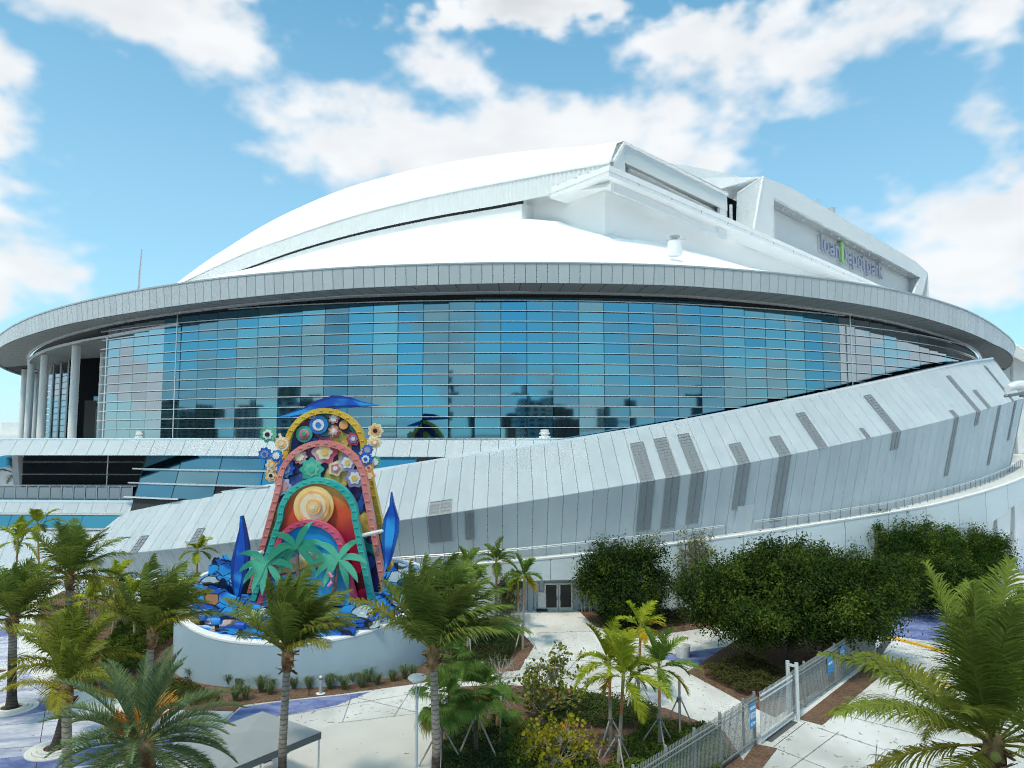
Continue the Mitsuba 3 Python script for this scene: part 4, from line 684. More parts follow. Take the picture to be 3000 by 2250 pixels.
arch('pink_arch', 47.8, (929, 942, 206, 1738, 1424, 134), 17, .7, 'rim_pink', 'night_paint', .4, 40)
arch('teal_arch', 46.4, (912, 929, 185, 1772, 1518, 118), 17, .65, 'rim_teal', 'ember_paint', .35, 36)
arch('magenta_arch', 45.7, (898, 904, 151, 1778, 1629, 106), 16, .6, 'rim_magenta', 'bay_paint', .3, 28)
def disc(px, py, Y, r, mt, ring_mt=None, lobes=0, core=None, th=.18, k2=.62, amp=.12):
    c = at(px, py, Y); R_ = r * Y / 2001.; t = np.linspace(0, 2 * math.pi, 49)[:-1]; rr = R_ * (1 + (amp * np.cos(lobes * t) if lobes else 0 * t))
    k = put(sc_ + '__disc', slab([(a * math.cos(b), a * math.sin(b)) for a, b in zip(rr, t)], th, lambda a, b, q: (c[0] + a, Y - q, c[2] + b)), mt)
    if ring_mt: put(k + '__ring', slab([(a * math.cos(b) * k2, a * math.sin(b) * k2) for a, b in zip(rr, t)], th + .05, lambda a, b, q: (c[0] + a, Y - q, c[2] + b)), ring_mt)
    if core: put(k + '__core', slab([(R_ * .3 * math.cos(b), R_ * .3 * math.sin(b)) for b in t], th + .1, lambda a, b, q: (c[0] + a, Y - q, c[2] + b)), core)
# plain discs on the panels (flat abstract roundels)
for px, py, Y, r, a, b, l, c in ((935, 1245, 50.3, 27, 'disc_blue', 'disc_white', 0, 'disc_blue'), (893, 1272, 50.3, 24, 'disc_teal', 'disc_rose', 0, 'disc_green'), (980, 1226, 50.3, 15, 'disc_rose', 'disc_white', 7, None), (980, 1264, 50.3, 16, 'disc_rose', 'disc_cream', 7, 'disc_white'), (1037, 1286, 50.3, 19, 'disc_rose', 'disc_lilac', 6, 'disc_white'), (1008, 1245, 50.3, 13, 'disc_orange', None, 0, None), (915, 1215, 50.3, 13, 'disc_orange', 'disc_blue', 0, None),
    (953, 1324, 48.15, 35, 'disc_rose', 'disc_cream', 6, 'disc_gold'), (915, 1375, 48.15, 32, 'disc_teal', 'disc_green', 8, 'disc_teal'), (985, 1372, 48.15, 21, 'disc_cream', 'disc_rose', 5, 'disc_white'), (1020, 1355, 48.15, 26, 'disc_lilac', 'disc_white', 6, 'disc_gold'), (1041, 1400, 48.15, 27, 'disc_lilac', 'disc_white', 6, 'disc_gold'), (838, 1372, 48.15, 25, 'disc_blue', 'disc_lilac', 9, 'disc_blue'), (880, 1338, 48.15, 20, 'disc_rose', 'disc_cream', 9, None), (830, 1425, 48.15, 24, 'disc_lilac', 'disc_rose', 7, None)): disc(px, py, Y, r, a, b, l, c)
disc(920, 1484, 46.5, 58, 'disc_gold', None, 0, None, .12); disc(920, 1484, 46.4, 46, 'disc_orange', 'disc_cream', 0, 'disc_gold', .2, .8); disc(920, 1484, 46.1, 22, 'disc_orange', 'disc_gold', 0, 'disc_cream', .2)
# clusters of scalloped discs at the shoulders
for px, py, Y, r, a, b, l, c in ((787, 1273, 48.6, 22, 'disc_green', 'disc_white', 7, 'paint_black'), (778, 1330, 48.6, 18, 'disc_blue', 'disc_lilac', 9, 'disc_blue'), (812, 1335, 48.4, 16, 'disc_blue', 'disc_white', 9, None), (800, 1362, 48.5, 18, 'disc_cream', 'disc_orange', 8, 'disc_cream'), (797, 1393, 48.6, 17, 'disc_orange', 'disc_cream', 7, 'paint_black'), (828, 1300, 48.7, 20, 'disc_cream', 'disc_orange', 0, 'disc_cream'),
    (1101, 1262, 48.9, 21, 'disc_cream', 'disc_orange', 7, 'paint_black'), (1100, 1297, 48.7, 17, 'disc_cream', 'disc_orange', 9, 'disc_white'), (1078, 1318, 48.5, 15, 'disc_blue', 'disc_lilac', 9, None), (1073, 1345, 48.4, 18, 'disc_blue', 'disc_white', 9, 'disc_blue'), (1100, 1353, 48.7, 16, 'disc_green', 'disc_white', 8, None), (1082, 1370, 48.5, 14, 'disc_orange', 'disc_cream', 0, 'disc_rose'), (1085, 1394, 48.5, 14, 'disc_orange', 'disc_cream', 6, None)): disc(px, py, Y, r, a, b, l, c, .2)
m = MB()
for a, b in (((1062, 1345), (1092, 1268)), ((1055, 1330), (1085, 1300)), ((822, 1325), (800, 1280)), ((836, 1312), (818, 1270)), ((815, 1350), (800, 1395)), ((1078, 1345), (1098, 1360)), ((1072, 1330), (1096, 1300))): m.bar(at(*a, 48.9), at(*b, 48.8), .18)
put(sc_ + '__disc_stems', m.mesh(), 'disc_cream')
# plain blue blades: one lying over the top, one upright at each side
def blade(name, axis, hw, Y, mts, th=.35):
    A = np.array(axis, float); t = np.gradient(A, axis=0); t /= np.linalg.norm(t, axis=1, keepdims=True); nn = np.stack([-t[:, 1], t[:, 0]], -1); hw = np.asarray(hw)[:, None]
    L = lambda s: [(at(x, y, Y)[0], at(x, y, Y)[2]) for x, y in np.vstack([A + nn * hw * s, (A - nn * hw * s)[::-1]])]
    k = put(sc_ + '__' + name, slab(L(1.), th, lambda a, b, c: (a, Y + c, b)), mts[0]); put(k + '__inlay', slab(L(.55), .06, lambda a, b, c: (a, Y - .05 + c, b)), mts[1]); return k
blade('blue_blade', [(815, 1222), (850, 1216), (890, 1206), (930, 1190), (975, 1178), (1020, 1178), (1060, 1184), (1108, 1187)], [1, 7, 11, 17, 20, 17, 8, 1], 50.2, ('blade_deep', 'blade_blue'))
blade('blue_blade', [(706, 1512), (709, 1550), (708, 1600), (702, 1650), (696, 1700), (694, 1740), (694, 1775)], [3, 9, 20, 26, 20, 9, 1.5], 46.2, ('blade_deep', 'blade_blue'))
blade('blue_blade', [(1146, 1442), (1148, 1480), (1146, 1520), (1142, 1560), (1138, 1600), (1135, 1640), (1128, 1672)], [1.5, 7, 22, 25, 19, 11, 2], 47.4, ('blade_deep', 'blade_blue'))
for a, b in ((at(1052, 1571, 46.8), at(1122, 1555, 47.5)), (at(742, 1626, 46.9), at(770, 1617, 46.7))): put(sc_ + '__support_arm', MB().tube([a, b], .13, 8).mesh(), 'disc_white')
# green fan shapes in front of the lowest arch, on brown posts
def fan(px, py, Y, rays, L):
    m = MB(); c = at(px, py, Y); k = 0
    for a in rays:
        a0 = math.radians(a); pts = []; dx, dz = math.cos(a0), math.sin(a0); p = np.array([c[0], c[2]]); ax = [p.copy()]
        for s in range(7): p = p + np.array([dx, dz]) * L / 7; ax.append(p.copy()); dz -= .20; q = math.hypot(dx, dz); dx, dz = dx / q, dz / q
        ax = np.array(ax); t = np.gradient(ax, axis=0); t /= np.linalg.norm(t, axis=1, keepdims=True); nn = np.stack([-t[:, 1], t[:, 0]], -1); w = np.array([.05, .13, .2, .22, .2, .17, .1, .01])[:, None]
        v, f = slab(list(np.vstack([ax + nn * w, (ax - nn * w)[::-1]])), .12, lambda a_, b_, c_: (a_, Y - .05 * (k % 3) + c_, b_)); m.add(v, f); k += 1
    key = put(sc_ + '__green_fan', m.mesh(), 'fan_green'); return key
fan(870, 1606, 45.2, (160, 125, 75, 35, 10, 185, 215, -30), 2.1); fan(780, 1652, 45.0, (165, 130, 60, 20, 195, 230, -40, 260), 2.0); fan(992, 1640, 45.1, (160, 120, 65, 25, 190, -25, -60, 225), 2.0)
mat('post_brown', dirty((.12, .08, .06), (.22, .16, .12), 2, 2, 3), .6)
for (x0, y0), (x1, y1) in (((870, 1610), (868, 1778)), ((782, 1655), (792, 1778)), ((990, 1642), (968, 1778))): put(sc_ + '__brown_post', MB().tube([at(x0, y0, 45.35), at((x0 + x1) / 2 + 4, (y0 + y1) / 2, 45.35), at(x1, y1, 45.35)], [.1, .13, .18], 8).mesh(), 'post_brown')
m = MB(); m.tube([at(962, 1676, 44.9), at(972, 1690, 44.9), at(970, 1708, 44.9), at(962, 1718, 44.9)], [.1, .11, .12, .1], 8); mat('pink_paint', (.66, .26, .40), .4); put(sc_ + '__pink_curl', m.mesh(), 'pink_paint')
# wavy plates standing on the sea floor
for x0, x1, y0, h, Y, amp in ((575, 700, 1748, 62, 47.0, 16), (575, 697, 1782, 45, 45.0, 12), (643, 775, 1812, 40, 43.9, 12), (690, 725, 1730, 40, 48.2, 10), (840, 955, 1868, 40, 43.0, 10), (950, 1040, 1860, 52, 43.1, 20), (1000, 1140, 1812, 48, 44.1, 14), (1100, 1200, 1790, 60, 45.4, 16), (1120, 1215, 1735, 74, 47.3, 22), (610, 690, 1705, 70, 49, 22), (1150, 1240, 1765, 60, 46.4, 18), (600, 680, 1770, 36, 45.9, 14), (660, 760, 1795, 30, 44.4, 12), (1030, 1110, 1838, 34, 43.6, 12), (560, 620, 1765, 44, 46.2, 16), (770, 850, 1850, 30, 43.2, 10), (900, 990, 1835, 30, 44.0, 12), (1180, 1240, 1790, 40, 45.3, 14), (720, 780, 1822, 26, 44.0, 9)):
    t = np.linspace(0, 1, 44); ph = rng.uniform(0, 6); top = [(x0 + (x1 - x0) * u, y0 - h * (.62 + .38 * math.sin(math.pi * u)) - amp * (.9 * abs(math.sin(4.5 * u + ph)) + .5 * abs(math.sin(10 * u + ph * 2)) - .5) * math.sin(math.pi * min(u * 1.15, 1))) for u in t]
    L = [(at(x, y, Y)[0], at(x, y, Y)[2]) for x, y in [(x1, y0 + 3)] + top[::-1] + [(x0, y0 + 3)]]
    put(sc_ + '__wave_plate', slab(L, .3, lambda a, b, c: (a, Y + c, b)), 'wave_paint')
for px, py, Y in ((592, 1812, 44.6), (636, 1824, 44.0), (705, 1838, 43.3), (1090, 1822, 43.9)):
    c = at(px, py, Y); k = put(sc_ + '__floodlight', MB().tube([c + [-.28, 0, .1], c + [.28, -.05, .1]], .22, 12).mesh(), 'blade_blue'); put(k + '__foot', MB().box(c + [0, 0, -.2], [.2, .2, .3]).mesh(), 'paint_black')
put(sc_ + '__plinth', MB().box([at(742, 1728, 48.4)[0], 48.6, 4.9], [1.6, 1.2, 1.0]).mesh(), 'paint_black'); put(sc_ + '__plinth', MB().box([at(1120, 1730, 49)[0], 49.4, 4.9], [1.5, 1.2, 1.0]).mesh(), 'paint_black')
# ---------------------------------------------------------------- vegetation
scene['frond_leaf'] = {'type': 'principledthin', 'base_color': VC, 'roughness': .42, 'diff_trans': .65, 'spec_trans': 0., 'eta': 1.4}
scene['tree_leaf'] = {'type': 'principledthin', 'base_color': VC, 'roughness': .38, 'diff_trans': .35, 'spec_trans': 0., 'eta': 1.45}
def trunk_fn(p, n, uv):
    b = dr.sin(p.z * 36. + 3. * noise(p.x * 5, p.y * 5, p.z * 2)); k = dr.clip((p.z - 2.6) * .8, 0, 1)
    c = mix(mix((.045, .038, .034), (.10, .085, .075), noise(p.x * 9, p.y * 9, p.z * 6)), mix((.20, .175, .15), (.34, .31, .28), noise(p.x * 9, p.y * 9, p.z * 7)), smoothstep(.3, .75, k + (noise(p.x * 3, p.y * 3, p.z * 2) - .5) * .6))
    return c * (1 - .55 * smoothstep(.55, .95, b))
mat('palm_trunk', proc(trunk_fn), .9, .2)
mat('slim_trunk', dirty((.22, .19, .16), (.36, .33, .29), 2, 2, 6), .85, .2); mat('rust_trunk', dirty((.28, .12, .06), (.40, .20, .10), 2, 2, 4), .8, .2); mat('shaft_green', dirty((.20, .24, .05), (.30, .30, .08), 2, 2, 2), .5)
mat('fibre', dirty((.12, .065, .035), (.34, .22, .12), 3, 3, 3, 1.2), .95, .1); mat('bark', dirty((.06, .05, .042), (.13, .11, .09), 2, 2, 3), .9, .2); mat('bark_pale', dirty((.30, .27, .24), (.42, .39, .35), 3, 3, 3), .9, .2)
mat('stake_wood', dirty((.30, .28, .26), (.44, .42, .39), 2, 2, 2), .85, .2)
def rachis(base, az, el, L, sag, wind, seg=12):
    d = np.array([math.cos(el) * math.sin(az), math.cos(el) * math.cos(az), math.sin(el)]); p = np.array(base, float); P = [p]; D = [d]
    for i in range(seg):
        f = (i + 1) / seg; d = d + np.array([0, 0, -1.]) * sag * (.35 + 1.3 * f) / seg * 2 + np.asarray(wind) * (.3 + f) / seg * 2; d = d / np.linalg.norm(d); p = p + d * L / seg; P.append(p); D.append(d)
    return np.array(P), np.array(D)
def feather(m, base, az, el, L, sag, wind, n, ll, lw, col, rcol, droop=.5, vee=.35, start=.14, seg=3, tilt=(35, 62), r=None, rs=.035, rag=.12):
    r = r or rng; P, D = rachis(base, az, el, L, sag, wind); t = np.linspace(start, 1, n); ii = np.linspace(0, 1, len(P))
    q = np.stack([np.interp(t, ii, P[:, k]) for k in range(3)], -1); d = np.stack([np.interp(t, ii, D[:, k]) for k in range(3)], -1); d /= np.linalg.norm(d, axis=1, keepdims=True)
    hz = np.array([math.cos(az), -math.sin(az), 0]); side = hz - (d @ hz)[:, None] * d; side /= np.linalg.norm(side, axis=1, keepdims=True); up = np.cross(side, d); up *= np.sign(up[:, 2:] + 1e-9) if False else 1
    prof = np.clip(np.sin(math.pi * (.10 + .84 * (t - start) / (1 - start)) ** .8), .22, 1) * ll
    for sg in (-1, 1):
        a = np.radians(tilt[0] + (tilt[1] - tilt[0]) * t + r.normal(0, 4, n)); Ln = prof * (1 + r.normal(0, rag, n)); Ln = np.clip(Ln, .1, None)
        v = (side * sg * np.cos(a)[:, None] + d * np.sin(a)[:, None] + up * (vee + r.normal(0, .08, n))[:, None]); v /= np.linalg.norm(v, axis=1, keepdims=True)
        wv = d * (lw / 2); pts = []; p = q.copy(); w = [1., 1.05, .75, 0.] if seg == 3 else ([.9, 1., 0.] if seg == 2 else [.9, 1.05, 1., .7, 0.])
        C = np.asarray(col) * np.clip(1 + r.normal(0, .16, n), .55, 1.5)[:, None]
        vs, cs = [], []
        for s in range(seg + 1):
            ws = wv * w[s]
            if w[s] > 0: vs += [p - ws, p + ws]; cs += [C, C]
            else: vs += [p]; cs += [C * 1.15]
            v = v + np.array([0, 0, -1.]) * droop * (s + .6) / seg + np.asarray(wind) * 1.2 * (s + .5) / seg + r.normal(0, .05, (n, 3)); v /= np.linalg.norm(v, axis=1, keepdims=True); p = p + v * (Ln / seg)[:, None]
        nv = len(vs); V_ = np.stack(vs, 1).reshape(-1, 3); k = np.arange(n)[:, None] * nv; F_ = []
        for s in range(seg - 1): F_ += [[2 * s, 2 * s + 1, 2 * s + 3], [2 * s, 2 * s + 3, 2 * s + 2]]
        F_ += [[2 * seg - 2, 2 * seg - 1, 2 * seg]]
        m.add(V_, (np.array(F_)[None] + k[:, None]).reshape(-1, 3), np.stack(cs, 1).reshape(-1, 3))
    m.tube(P, np.linspace(rs, .006, len(P)), 4, rcol, cap=False)
def frond(key, *a, **k):
    m = MB(); feather(m, *a, **k); return put(key + '__frond', m.mesh(), 'frond_leaf', color=m.col())
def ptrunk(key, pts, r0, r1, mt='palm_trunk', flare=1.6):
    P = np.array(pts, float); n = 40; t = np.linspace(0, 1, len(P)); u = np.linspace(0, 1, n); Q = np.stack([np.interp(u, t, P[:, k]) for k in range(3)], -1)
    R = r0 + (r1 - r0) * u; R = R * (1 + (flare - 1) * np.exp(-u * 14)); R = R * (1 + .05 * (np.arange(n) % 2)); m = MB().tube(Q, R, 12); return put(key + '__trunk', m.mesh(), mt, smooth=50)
COCO = np.array((.175, .235, .05)); YEL = np.array((.30, .27, .035))
def coconut(label, top, base, L, nf, wind, seed, r=.16, col=COCO, group=None, yellow=3, n=52, ll=None, boots=True, el1=-2., sag=1.):
    global rng
    R = np.random.default_rng(seed); key = thing('coconut_palm', label, 'palm tree', group)
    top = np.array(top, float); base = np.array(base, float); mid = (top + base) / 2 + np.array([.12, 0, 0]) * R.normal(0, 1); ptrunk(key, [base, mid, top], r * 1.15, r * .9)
    if boots:
        m = MB(); m.tube([top - [0, 0, .75], top - [0, 0, .45], top - [0, 0, .1], top + [0, 0, .35]], [r * .95, r * 1.5, r * 1.55, r * .8], 10)
        for _ in range(26):
            a = R.uniform(0, 6.28); z = R.uniform(-.75, .2); c = top + [math.cos(a) * r * 1.3, math.sin(a) * r * 1.3, z]; d = np.array([math.cos(a) * .7, math.sin(a) * .7, R.uniform(-.6, .9)]); s = np.array([-math.sin(a), math.cos(a), 0]) * R.uniform(.05, .12)
            m.quad(c - s, c + s, c + d * .35 + s * .6, c + d * .35 - s * .6)
        put(key + '__boots', m.mesh(), 'fibre')
    m = MB(); m.tube([top, top + [0, 0, .5], top + [0, 0, 1.0]], [r * .9, r * .7, r * .3], 8); put(key + '__crown_shaft', m.mesh(), 'shaft_green', smooth=40)
    for i in range(nf):
        f = i / (nf - 1); az = i * 2.39996 + R.normal(0, .2); el = math.radians(87 - (87 - el1) * f ** 1.05 + R.normal(0, 6)); k = L * R.uniform(.85, 1.08) * (1. if f > .12 else .8)
        c = col * R.uniform(.75, 1.25) * np.array([1 + .35 * f * R.random(), 1, 1]); rc = np.array((.22, .24, .06))
        if i >= nf - yellow: c = c * .4 + YEL * .6; rc = np.array((.42, .36, .05))
        frond(key, top + np.array([math.sin(az) * r * .6, math.cos(az) * r * .6, .25 - .25 * f]), az, el, k, (.28 + .30 * f) * sag, np.asarray(wind) * R.uniform(.7, 1.2), int(n * 1.4), ll or L * .31, (.062 if n < 80 else .040) * (L / 3.5), c, rc, droop=.35 + .35 * f, vee=.25, r=R, tilt=(26, 56))
    return key
W1 = (.30, .04, 0.)
coconut('lone grey trunked coconut palm, its crown against the strip window at left', at(203, 1690, 42), np.r_[at(203, 1690, 42)[:2], 0], 3.5, 22, (.12, 0, 0), 11, .17, el1=0)
coconut('coconut palm at the left edge, its dark trunk in a round tree grate', at(38, 1815, 37.8), [-27.9, 39.4, 0], 3.4, 22, (.22, 0, 0), 12, .20, el1=0)
coconut('coconut palm with smooth grey trunk behind the date palm, standing in a round tree grate', at(196, 1965, 33.5), [-22.1, 34.4, 0], 3.3, 20, (.24, 0, 0), 13, .20, COCO * np.array([1.25, 1.1, .9]), yellow=5, el1=6)
coconut('coconut palm with ringed dark trunk directly left of the orange fruited date palm', at(194, 2020, 26.3), np.r_[at(194, 2020, 26.3)[:2] + [.2, 0], 0], 1.9, 12, (.26, 0, 0), 14, .165, COCO * np.array([1.35, 1.15, .9]), yellow=5)
coconut('windswept coconut palm left of the round wall, behind the date palm', at(446, 1855, 34.), np.r_[at(446, 1855, 34.)[:2], 0], 3.4, 24, (.44, .05, 0), 15, .165, el1=30, sag=.8)
coconut('windswept coconut palm standing right before the middle of the round wall', at(843, 1910, 27.), np.r_[at(838, 1910, 27.)[:2], 0], 3.0, 28, (.34, 0, 0), 16, .15, yellow=2, el1=38, sag=.75)
coconut('tall windswept coconut palm beside the white lamp post, with shaggy brown leaf bases', at(1268, 1905, 26.6), np.r_[at(1274, 1905, 26.6)[:2], 0], 3.7, 30, (.34, 0, 0), 17, .155, COCO * np.array([.9, 1., 1.1]), yellow=2, el1=34, sag=.75)
k7 = coconut('big coconut palm filling the lower right corner, its crown close to the viewer', at(2912, 2185, 17.5), np.r_[at(2930, 2160, 17.5)[:2], 0], 4.5, 24, (.08, -.02, 0), 24, .17, COCO * np.array([1.05, 1.1, 1.0]), n=84, yellow=6, ll=1.05, sag=.8, el1=-12)
pc = at(2912, 2215, 17.3)
for i in range(9): a = rng.uniform(0, 6.28); put(k7 + '__coconut', lathe([(0, -.13), (.09, -.09), (.12, 0), (.09, .09), (0, .13)], pc + [.28 * math.cos(a), .28 * math.sin(a), rng.uniform(-.3, .1)], 9), 'shaft_green', smooth=60)
coconut('second coconut palm behind the big one at the right edge', at(3010, 1990, 23.), np.r_[at(3010, 1990, 23.)[:2], 0], 3.4, 14, (.1, 0, 0), 23, .16, COCO * np.array([.9, 1., 1.05]), n=56, yellow=1)
coconut('small dark palm on the terrace beside the white columns', at(52, 1392, 82), np.r_[at(52, 1392, 82)[:2], 8.5], 3.2, 12, (.1, 0, 0), 19, .16, COCO * .7, n=30, boots=False)
# date palm with orange fruit stalks
R = np.random.default_rng(5); top = at(412, 2195, 21.); dp = thing('date_palm', 'date palm with stiff grey green fronds and orange fruit stalks in the lower left', 'palm tree'); ptrunk(dp, [[top[0], top[1], 0], top - [0, 0, .3]], .24, .26, 'bark', 1.2)
put(dp + '__boots', MB().tube([top - [0, 0, 1.1], top - [0, 0, .6], top, top + [0, 0, .5]], [.28, .42, .4, .12], 12).mesh(), 'fibre')
DC = np.array((.16, .23, .11))
for i in range(64):
    f = i / 63; az = i * 2.39996 + R.normal(0, .12); el = math.radians(74 - 112 * f + R.normal(0, 6)); frond(dp, top + np.array([math.sin(az) * .15, math.cos(az) * .15, .3 - .3 * f]), az, el, 2.75 * R.uniform(.9, 1.08), .46 + .05 * f, (.05, 0, 0), 74, .46, .036, DC * R.uniform(.7, 1.25), np.array((.26, .30, .12)), droop=.12, vee=.45, start=.2, seg=2, tilt=(42, 60), r=R, rs=.03, rag=.08)
mat('orange_stalk', dirty((.62, .22, .02), (.75, .33, .03), 3, 3, 3), .6)
for az, L in ((.5, 1.5), (3.5, 1.35), (4.3, 1.3), (5.2, 1.0)):
    m = MB()
    for j in range(46):
        P, D = rachis(top + [0, 0, .2], az + R.normal(0, .13), math.radians(62 + R.normal(0, 7)), L * R.uniform(.75, 1.05), .42, (0, 0, 0), 6); m.tube(P[2:] + np.cumsum(R.normal(0, .02, (5, 3)), 0), .011, 3, cap=False)
    put(dp + '__fruit_stalk', m.mesh(), 'orange_stalk')
# slim feather palms with rust or grey trunks and wooden braces
def stakes(key, c, h, n=4, spread=1.1, mt='stake_wood', a0=.3):
    for i in range(n): a = a0 + i * 6.283 / n; put(key + '__brace', MB().bar([c[0] + spread * math.cos(a), c[1] + spread * math.sin(a), 0], [c[0] + .1 * math.cos(a), c[1] + .1 * math.sin(a), h], .06).mesh(), mt)
    put(key + '__strap', MB().tube([[c[0], c[1], h - .12], [c[0], c[1], h + .1]], .13, 10).mesh(), 'rail_steel')
def slim(label, base, top, nf, L, col, seed, brace=True, mt='slim_trunk', yellow=0, wind=(.12, 0, 0), group=None, ll=.62):
    R = np.random.default_rng(seed); base = np.array(base, float); top = np.array(top, float); key = thing('feather_palm', label, 'palm tree', group); ptrunk(key, [base, base * .4 + top * .6], .095, .075, mt if base[2] < 1 else mt, 1.3); 
    put(key + '__upper_trunk', MB().tube([base * .4 + top * .6, base * .15 + top * .85], [.075, .07], 10).mesh(), 'rust_trunk' if mt == 'slim_trunk' else mt, smooth=40); put(key + '__crown_shaft', MB().tube([base * .15 + top * .85, top, top + [0, 0, .35]], [.07, .085, .03], 10).mesh(), 'shaft_green', smooth=40)
    for i in range(nf):
        f = i / max(nf - 1, 1); az = i * 2.39996 + R.normal(0, .3) + seed; el = math.radians(80 - 92 * f + R.normal(0, 6)); c = np.asarray(col) * R.uniform(.75, 1.25)
        if i >= nf - yellow: c = c * .15 + np.array((.50, .36, .03)) * .85
        frond(key, top, az, el, L * R.uniform(.9, 1.15), .50 + .3 * f, wind, 40, ll * 1.1, .085, c, np.array((.35, .36, .08)), droop=.45, vee=.35, start=.2, tilt=(34, 62), r=R, rs=.022)
    if brace: stakes(key, base, (top[2]) * .36, 3, 1.0, a0=seed)
    return key
YG = np.array((.36, .42, .04)); GR = np.array((.15, .23, .04))
def gp(bx, by, tx, ty):                      # survey a slim palm: foot on the ground, head above it
    b = gnd(bx, by); t = at(tx, ty, b[1]); return b, t
slim('slim palm standing left of the pale entrance, its crown before the ramp wall', *gp(1452, 1834, 1454, 1645), 11, 1.8, GR * .9, 1, False)
slim('slim rust trunked palm with yellow hanging frond in front of the entrance doors', *gp(1531, 1902, 1536, 1690), 10, 1.6, GR, 2, True, yellow=2)
slim('grey palm stem close behind the rust trunked palm left of the entrance', *gp(1520, 1856, 1517, 1700), 5, 1.0, GR, 3, False)
slim('slim palm with one long yellow hanging frond beside the tall windswept palm', *gp(1398, 1890, 1395, 1705), 7, 1.5, GR, 4, True, yellow=2)
slim('slim palm behind the tall windswept palm, its stem braced by stakes', *gp(1371, 1916, 1368, 1660), 8, 1.5, GR, 5, True)
slim('bright yellow green palm, the left one of the tall pair in the foreground bed', *gp(1790, 2205, 1785, 1945), 11, 2.25, YG * .85, 6, True)
slim('bright green palm with rust stem, right one of the tall foreground pair', *gp(1811, 2262, 1826, 1985), 11, 2.2, YG * .8, 7, True, yellow=1, ll=.7)
slim('small palm with mostly golden yellow fronds behind the bright pair', *gp(1868, 2074, 1877, 1840), 10, 1.6, YG * 1.05, 8, True, yellow=5)
slim('braced palm with dark and lime fronds nearest the picket fence', *gp(1933, 2196, 1931, 1958), 11, 2.0, GR * 1.2, 9, True, yellow=1)
slim('lime yellow palm in the bed left of the round wall, near the spiral wall', *gp(330, 1860, 340, 1700), 9, 2.0, YG, 10, False, wind=(.2, 0, 0))
slim('lime palm reaching over the windswept palm beside the sculpture base', *gp(575, 1830, 578, 1615), 8, 1.5, YG * .8, 11, False, wind=(.25, 0, 0))
slim('yellow green palm at the far left behind the edge palm', *gp(40, 1820, 52, 1585), 10, 2.2, YG * .9, 12, False)
slim('yellow green palm behind the lone coconut palm at the left', *gp(120, 1840, 110, 1540), 8, 2.0, YG * .7, 13, False)
slim('low lime palm in the left bed below the lone coconut palm', *gp(255, 1900, 262, 1760), 9, 1.9, YG * .8, 14, False)
slim('low golden palm in the left bed beside the round wall', *gp(395, 1880, 390, 1745), 8, 1.5, YG, 15, False, yellow=2)
ps = gnd(1992, 2150); pl = thing('tree_stake_post', 'bare grey post with two props beside the picket fence', 'post'); put(pl + '__post', MB().tube([ps, at(1990, 1985, ps[1])], .07, 8).mesh(), 'stake_wood'); stakes(pl, ps, 1.7, 3, .9)
# fan palms with braces
def fanpalm(label, base, top, nl, seed, col=np.array((.11, .19, .045)), dead=2):
    R = np.random.default_rng(seed); key = thing('fan_palm', label, 'palm tree'); base = np.array(base, float); top = np.array(top, float); ptrunk(key, [base, top], .10, .10, 'bark', 1.2); put(key + '__boots', MB().tube([top - [0, 0, 1.0], top - [0, 0, .5], top], [.11, .18, .12], 9).mesh(), 'fibre')
    for i in range(nl):
        f = i / (nl - 1); az = i * 2.39996 + R.normal(0, .2); el = math.radians(82 - 105 * f + R.normal(0, 6)); P, D = rachis(top, az, el, R.uniform(.7, 1.0), .3, (.08, 0, 0), 6); m = MB(); d = D[-1]; hz = np.array([math.cos(az), -math.sin(az), 0]); up = unit(np.cross(hz, d)); q = P[-1]
        c = col * R.uniform(.75, 1.3); 
        if i >= nl - dead: c = c * .5 + np.array((.30, .24, .06)) * .5
        m.tube(P, .014, 4, np.array((.20, .24, .07)), cap=False)
        for s in np.linspace(-1.75, 1.75, 26):
            v = d * math.cos(s) + hz * math.sin(s) + up * .12 * abs(math.sin(s)); wv = (hz * math.cos(s) - d * math.sin(s)) * .045; L = .92 * (1 - .12 * abs(s)) * R.uniform(.9, 1.05); dn = np.array([0, 0, -1.]); a = q + v * L * .5; b = a + unit(v + dn * R.uniform(.15, .5) + np.array([.1, 0, 0])) * L * .28; e = b + unit(v * .6 + dn * R.uniform(.6, 1.2) + np.array([.15, 0, 0])) * L * .3
            cc = c * R.uniform(.8, 1.2); m.add([q - wv * .2, q + wv * .2, a + wv, a - wv, b + wv * .6, b - wv * .6, e], [[0, 1, 2], [0, 2, 3], [3, 2, 4], [3, 4, 5], [5, 4, 6]], cc)
        put(key + '__fan_leaf', m.mesh(), 'frond_leaf', color=m.col())
    stakes(key, base, 1.9, 3, 1.2, a0=seed); return key
fanpalm('fan palm nearest the middle of the foreground bed, right of the lamp post', *gp(1395, 2222, 1393, 2035), 22, 31)
fanpalm('fan palm directly behind the lamp post and tall palm trunk', *gp(1292, 2262, 1289, 2062), 22, 32)
fanpalm('fan palm behind the other two, close to the foot of the round wall', *gp(1322, 2080, 1318, 1935), 18, 33)
fanpalm('small fan palm with drooping leaves right of the middle fan palm', *gp(1468, 2150, 1462, 2085), 10, 34, dead=4)
